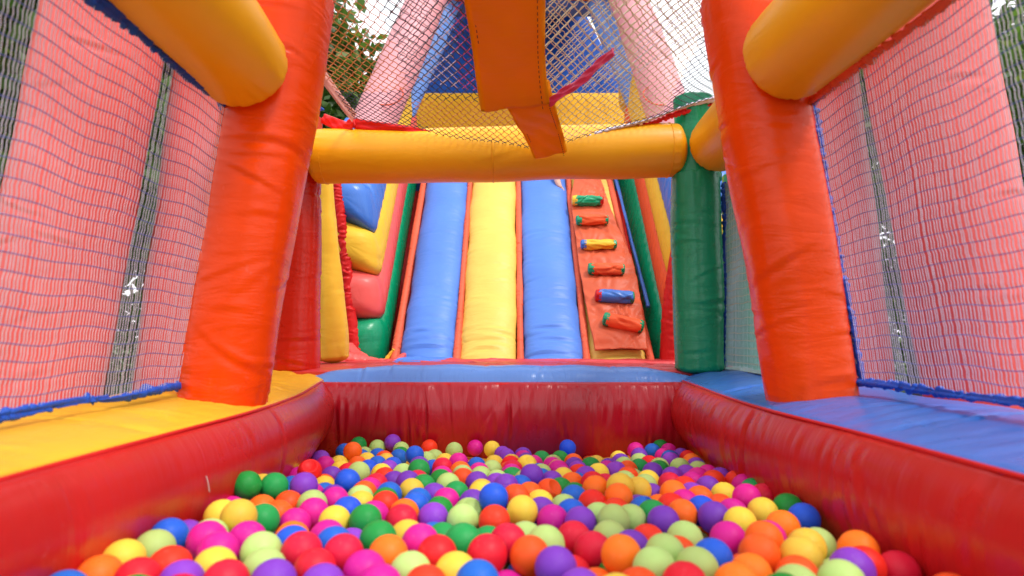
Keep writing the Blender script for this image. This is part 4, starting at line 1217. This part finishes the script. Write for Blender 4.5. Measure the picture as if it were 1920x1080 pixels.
def ball_mat(nm, c):
    m = bpy.data.materials.new('ball_plastic_' + nm.replace(' ', '_')); m.use_nodes = True
    t = m.node_tree; N_ = t.nodes; b = N_['Principled BSDF']
    oi = N_.new('ShaderNodeObjectInfo')
    hs = N_.new('ShaderNodeHueSaturation'); hs.inputs['Color'].default_value = (*c, 1)
    mr = N_.new('ShaderNodeMapRange'); mr.inputs['To Min'].default_value = .86; mr.inputs['To Max'].default_value = 1.12
    t.links.new(oi.outputs['Random'], mr.inputs['Value']); t.links.new(mr.outputs['Result'], hs.inputs['Value'])
    mh = N_.new('ShaderNodeMapRange'); mh.inputs['To Min'].default_value = .49; mh.inputs['To Max'].default_value = .51
    t.links.new(oi.outputs['Random'], mh.inputs['Value']); t.links.new(mh.outputs['Result'], hs.inputs['Hue'])
    n = N_.new('ShaderNodeTexNoise'); n.inputs['Scale'].default_value = 40; n.inputs['Detail'].default_value = 5
    n5 = N_.new('ShaderNodeTexNoise'); n5.inputs['Scale'].default_value = 75; n5.inputs['Detail'].default_value = 9; n5.inputs['Roughness'].default_value = .75
    co = N_.new('ShaderNodeTexCoord'); t.links.new(co.outputs['Object'], n5.inputs['Vector'])
    m5 = N_.new('ShaderNodeMapRange'); m5.inputs['From Min'].default_value = .56; m5.inputs['From Max'].default_value = .72; m5.inputs['To Min'].default_value = 0; m5.inputs['To Max'].default_value = .16
    t.links.new(n5.outputs['Fac'], m5.inputs['Value'])
    x5 = N_.new('ShaderNodeMixRGB'); x5.inputs['Color2'].default_value = (.5, .46, .42, 1)
    t.links.new(m5.outputs['Result'], x5.inputs['Fac']); t.links.new(hs.outputs['Color'], x5.inputs['Color1'])
    t.links.new(x5.outputs['Color'], b.inputs['Base Color']); t.links.new(co.outputs['Object'], n.inputs['Vector'])
    rr = N_.new('ShaderNodeMapRange'); rr.inputs['To Min'].default_value = .40; rr.inputs['To Max'].default_value = .62
    t.links.new(n.outputs['Fac'], rr.inputs['Value']); t.links.new(rr.outputs['Result'], b.inputs['Roughness'])
    b.inputs['Subsurface Weight'].default_value = .2
    b.inputs['Specular IOR Level'].default_value = .26
    b.inputs['Subsurface Radius'].default_value = (.02, .02, .02)
    b.inputs['Subsurface Scale'].default_value = .5
    return m
bm_ = {k: ball_mat(v[0], v[1]) for k, v in CN.items()}
def sphere_vf(dent=None, nu=36, nv=20, lim=.80):
    th = np.linspace(0, math.pi, nv + 1); ph = np.linspace(0, 2 * math.pi, nu, endpoint=False)
    V = [(0, 0, 1)]
    for t in th[1:-1]:
        for p_ in ph: V.append((math.sin(t) * math.cos(p_), math.sin(t) * math.sin(p_), math.cos(t)))
    V.append((0, 0, -1)); V = np.array(V)
    Fc = []
    for k in range(nu): Fc.append([0, 1 + k, 1 + (k + 1) % nu])
    for i in range(nv - 2):
        for k in range(nu):
            a = 1 + i * nu + k; b = 1 + i * nu + (k + 1) % nu
            Fc.append([a, a + nu, b + nu, b])
    l = len(V) - 1
    for k in range(nu): Fc.append([l, l - nu + (k + 1) % nu, l - nu + k])
    rad = 1 - .014 * np.exp(-(V[:, 2] / .05) ** 2)      # moulding seam
    V2 = V * rad[:, None]
    if dent is not None:
        dvec = np.array(dent, dtype=float); dvec /= np.linalg.norm(dvec)
        s = V2 @ dvec
        over = s > lim
        V2 = np.where(over[:, None], V2 - dvec * (2.0 * (s - lim))[:, None], V2)
    return V2 * BR, Fc
bmesh_by = {}
for k in CN:
    V, Fc = sphere_vf()
    me = mk('ball_' + CN[k][0].replace(' ', '_'), V, Fc, [bm_[k]], smooth=True); bmesh_by[k] = me
soft_by = {}
for k in CN:
    V, Fc = sphere_vf((.3, .2, 1), 56, 40, lim=.91)
    V = V * np.array([1, 1, .97])
    soft_by[k] = mk('creased_ball', V, Fc, [bm_[k]], smooth=True)
dent_dirs = [(.25, -.75, .85), (.35, -.7, .8), (.75, -.7, .75), (.85, -.5, .85)]
dent_me = []
for k, c in zip(dent_dirs, 'RLOB'):
    V, Fc = sphere_vf(k, 64, 48)
    dent_me.append(mk('dented_ball', V, Fc, [bm_[c]], smooth=True))

def where(i):
    u, v = pu[i], pv[i]
    col = ('far left' if u < 520 else 'left' if u < 790 else 'middle' if u < 1080 else 'right' if u < 1330 else 'far right')
    row = ('at the back wall' if v < 855 else 'back rows' if v < 880 else 'middle rows' if v < 915 else 'front rows' if v < 971 else 'nearest row')
    return row + ' ' + col
vis = list(indiv)
def near(i, fn, k=0):
    best = sorted((((pu[j] - pu[i]) ** 2 + (pv[j] - pv[i]) ** 2) / pr[i] ** 2, j) for j in vis if j != i and fn(j))
    return CN[cols[best[k][1]]][0] if len(best) > k else None
labels = {}
def mklabel(i, lvl):
    nm = CN[cols[i]][0]
    di = rdent[i] if i < nrec else -1
    if di >= 0: return 'dented %s ball with its side pushed in, in the %s' % (nm, where(i))
    l = near(i, lambda j: pu[j] < pu[i] - .6 * pr[i]); rr = near(i, lambda j: pu[j] > pu[i] + .6 * pr[i])
    bk = near(i, lambda j: pv[j] < pv[i] - .5 * pr[i]); fr = near(i, lambda j: pv[j] > pv[i] + .5 * pr[i])
    s = '%s ball %s' % (nm, where(i))
    if lvl >= 1:
        if l and rr: s += ', between %s and %s' % (l.replace('light green', 'lime'), rr.replace('light green', 'lime'))
        elif l: s += ', %s to its left' % l
        elif rr: s += ', %s to its right' % rr
    if lvl >= 2 and bk: s += ', %s behind' % bk.replace('light green', 'lime')
    if lvl >= 3 and fr: s += ', %s before' % fr.replace('light green', 'lime')
    return s
lv = {i: 1 for i in vis}
for L_ in (1, 2, 3):
    cur = {i: mklabel(i, lv[i]) for i in vis}
    seen = {}
    for i, s in cur.items(): seen.setdefault(s, []).append(i)
    for s, ids in seen.items():
        if len(ids) > 1:
            for i in ids: lv[i] = min(3, lv[i] + 1)
labels = {i: mklabel(i, lv[i]) for i in vis}
seen = {}
for i in sorted(vis, key=lambda q: pu[q]): seen.setdefault(labels[i], []).append(i)
for s, ids in seen.items():
    if len(ids) > 1:
        ids = sorted(ids, key=lambda q: pu[q])
        names = ['leftmost', 'second'] + ['third', 'fourth']
        for n_, i in enumerate(ids):
            labels[i] = ('leftmost ' if n_ == 0 else 'rightmost ' if n_ == len(ids) - 1 else 'middle ') + s
for i in vis:
    di = rdent[i] if i < nrec else -1
    me = dent_me[di] if di >= 0 else (soft_by if (i * 37) % 17 == 0 else bmesh_by)[cols[i]]
    o = bpy.data.objects.new('plastic_ball', me)
    o.location = pos[i]
    if di < 0:
        o.rotation_euler = tuple(r.uniform(0, 6.28, 3))
        k_s = float(r.uniform(.97, 1.02)); o.scale = (k_s, k_s, k_s)
    C.objects.link(o)
    tag(o, labels[i], 'ball', 'coloured plastic balls in the pit')
# the remaining balls, mostly buried: one object
V0, F0 = sphere_vf(None, 16, 9)
F0q = F0
vsA, fsA, miA = [], [], []
kk = list(CN)
rest = [i for i in range(N) if i not in ind_set]
for n_, i in enumerate(rest):
    vsA.append(V0 + pos[i]); off = n_ * len(V0)
    fsA += [[q + off for q in f] for f in F0q]; miA += [kk.index(cols[i])] * len(F0q)
me = mk('buried_balls', np.concatenate(vsA), fsA, [bm_[k] for k in kk], miA, True)
o = bpy.data.objects.new('buried_balls', me); C.objects.link(o)
tag(o, 'lower layers of coloured plastic balls filling the pit under the top ones', 'balls', 'coloured plastic balls in the pit', 'stuff')
print('balls', N, 'recorded', nrec, 'individual', len(vis), 'distinct labels', len(set(labels[i] for i in vis)))
for o in bpy.data.objects:
    if 'base' in o.keys(): del o['base']
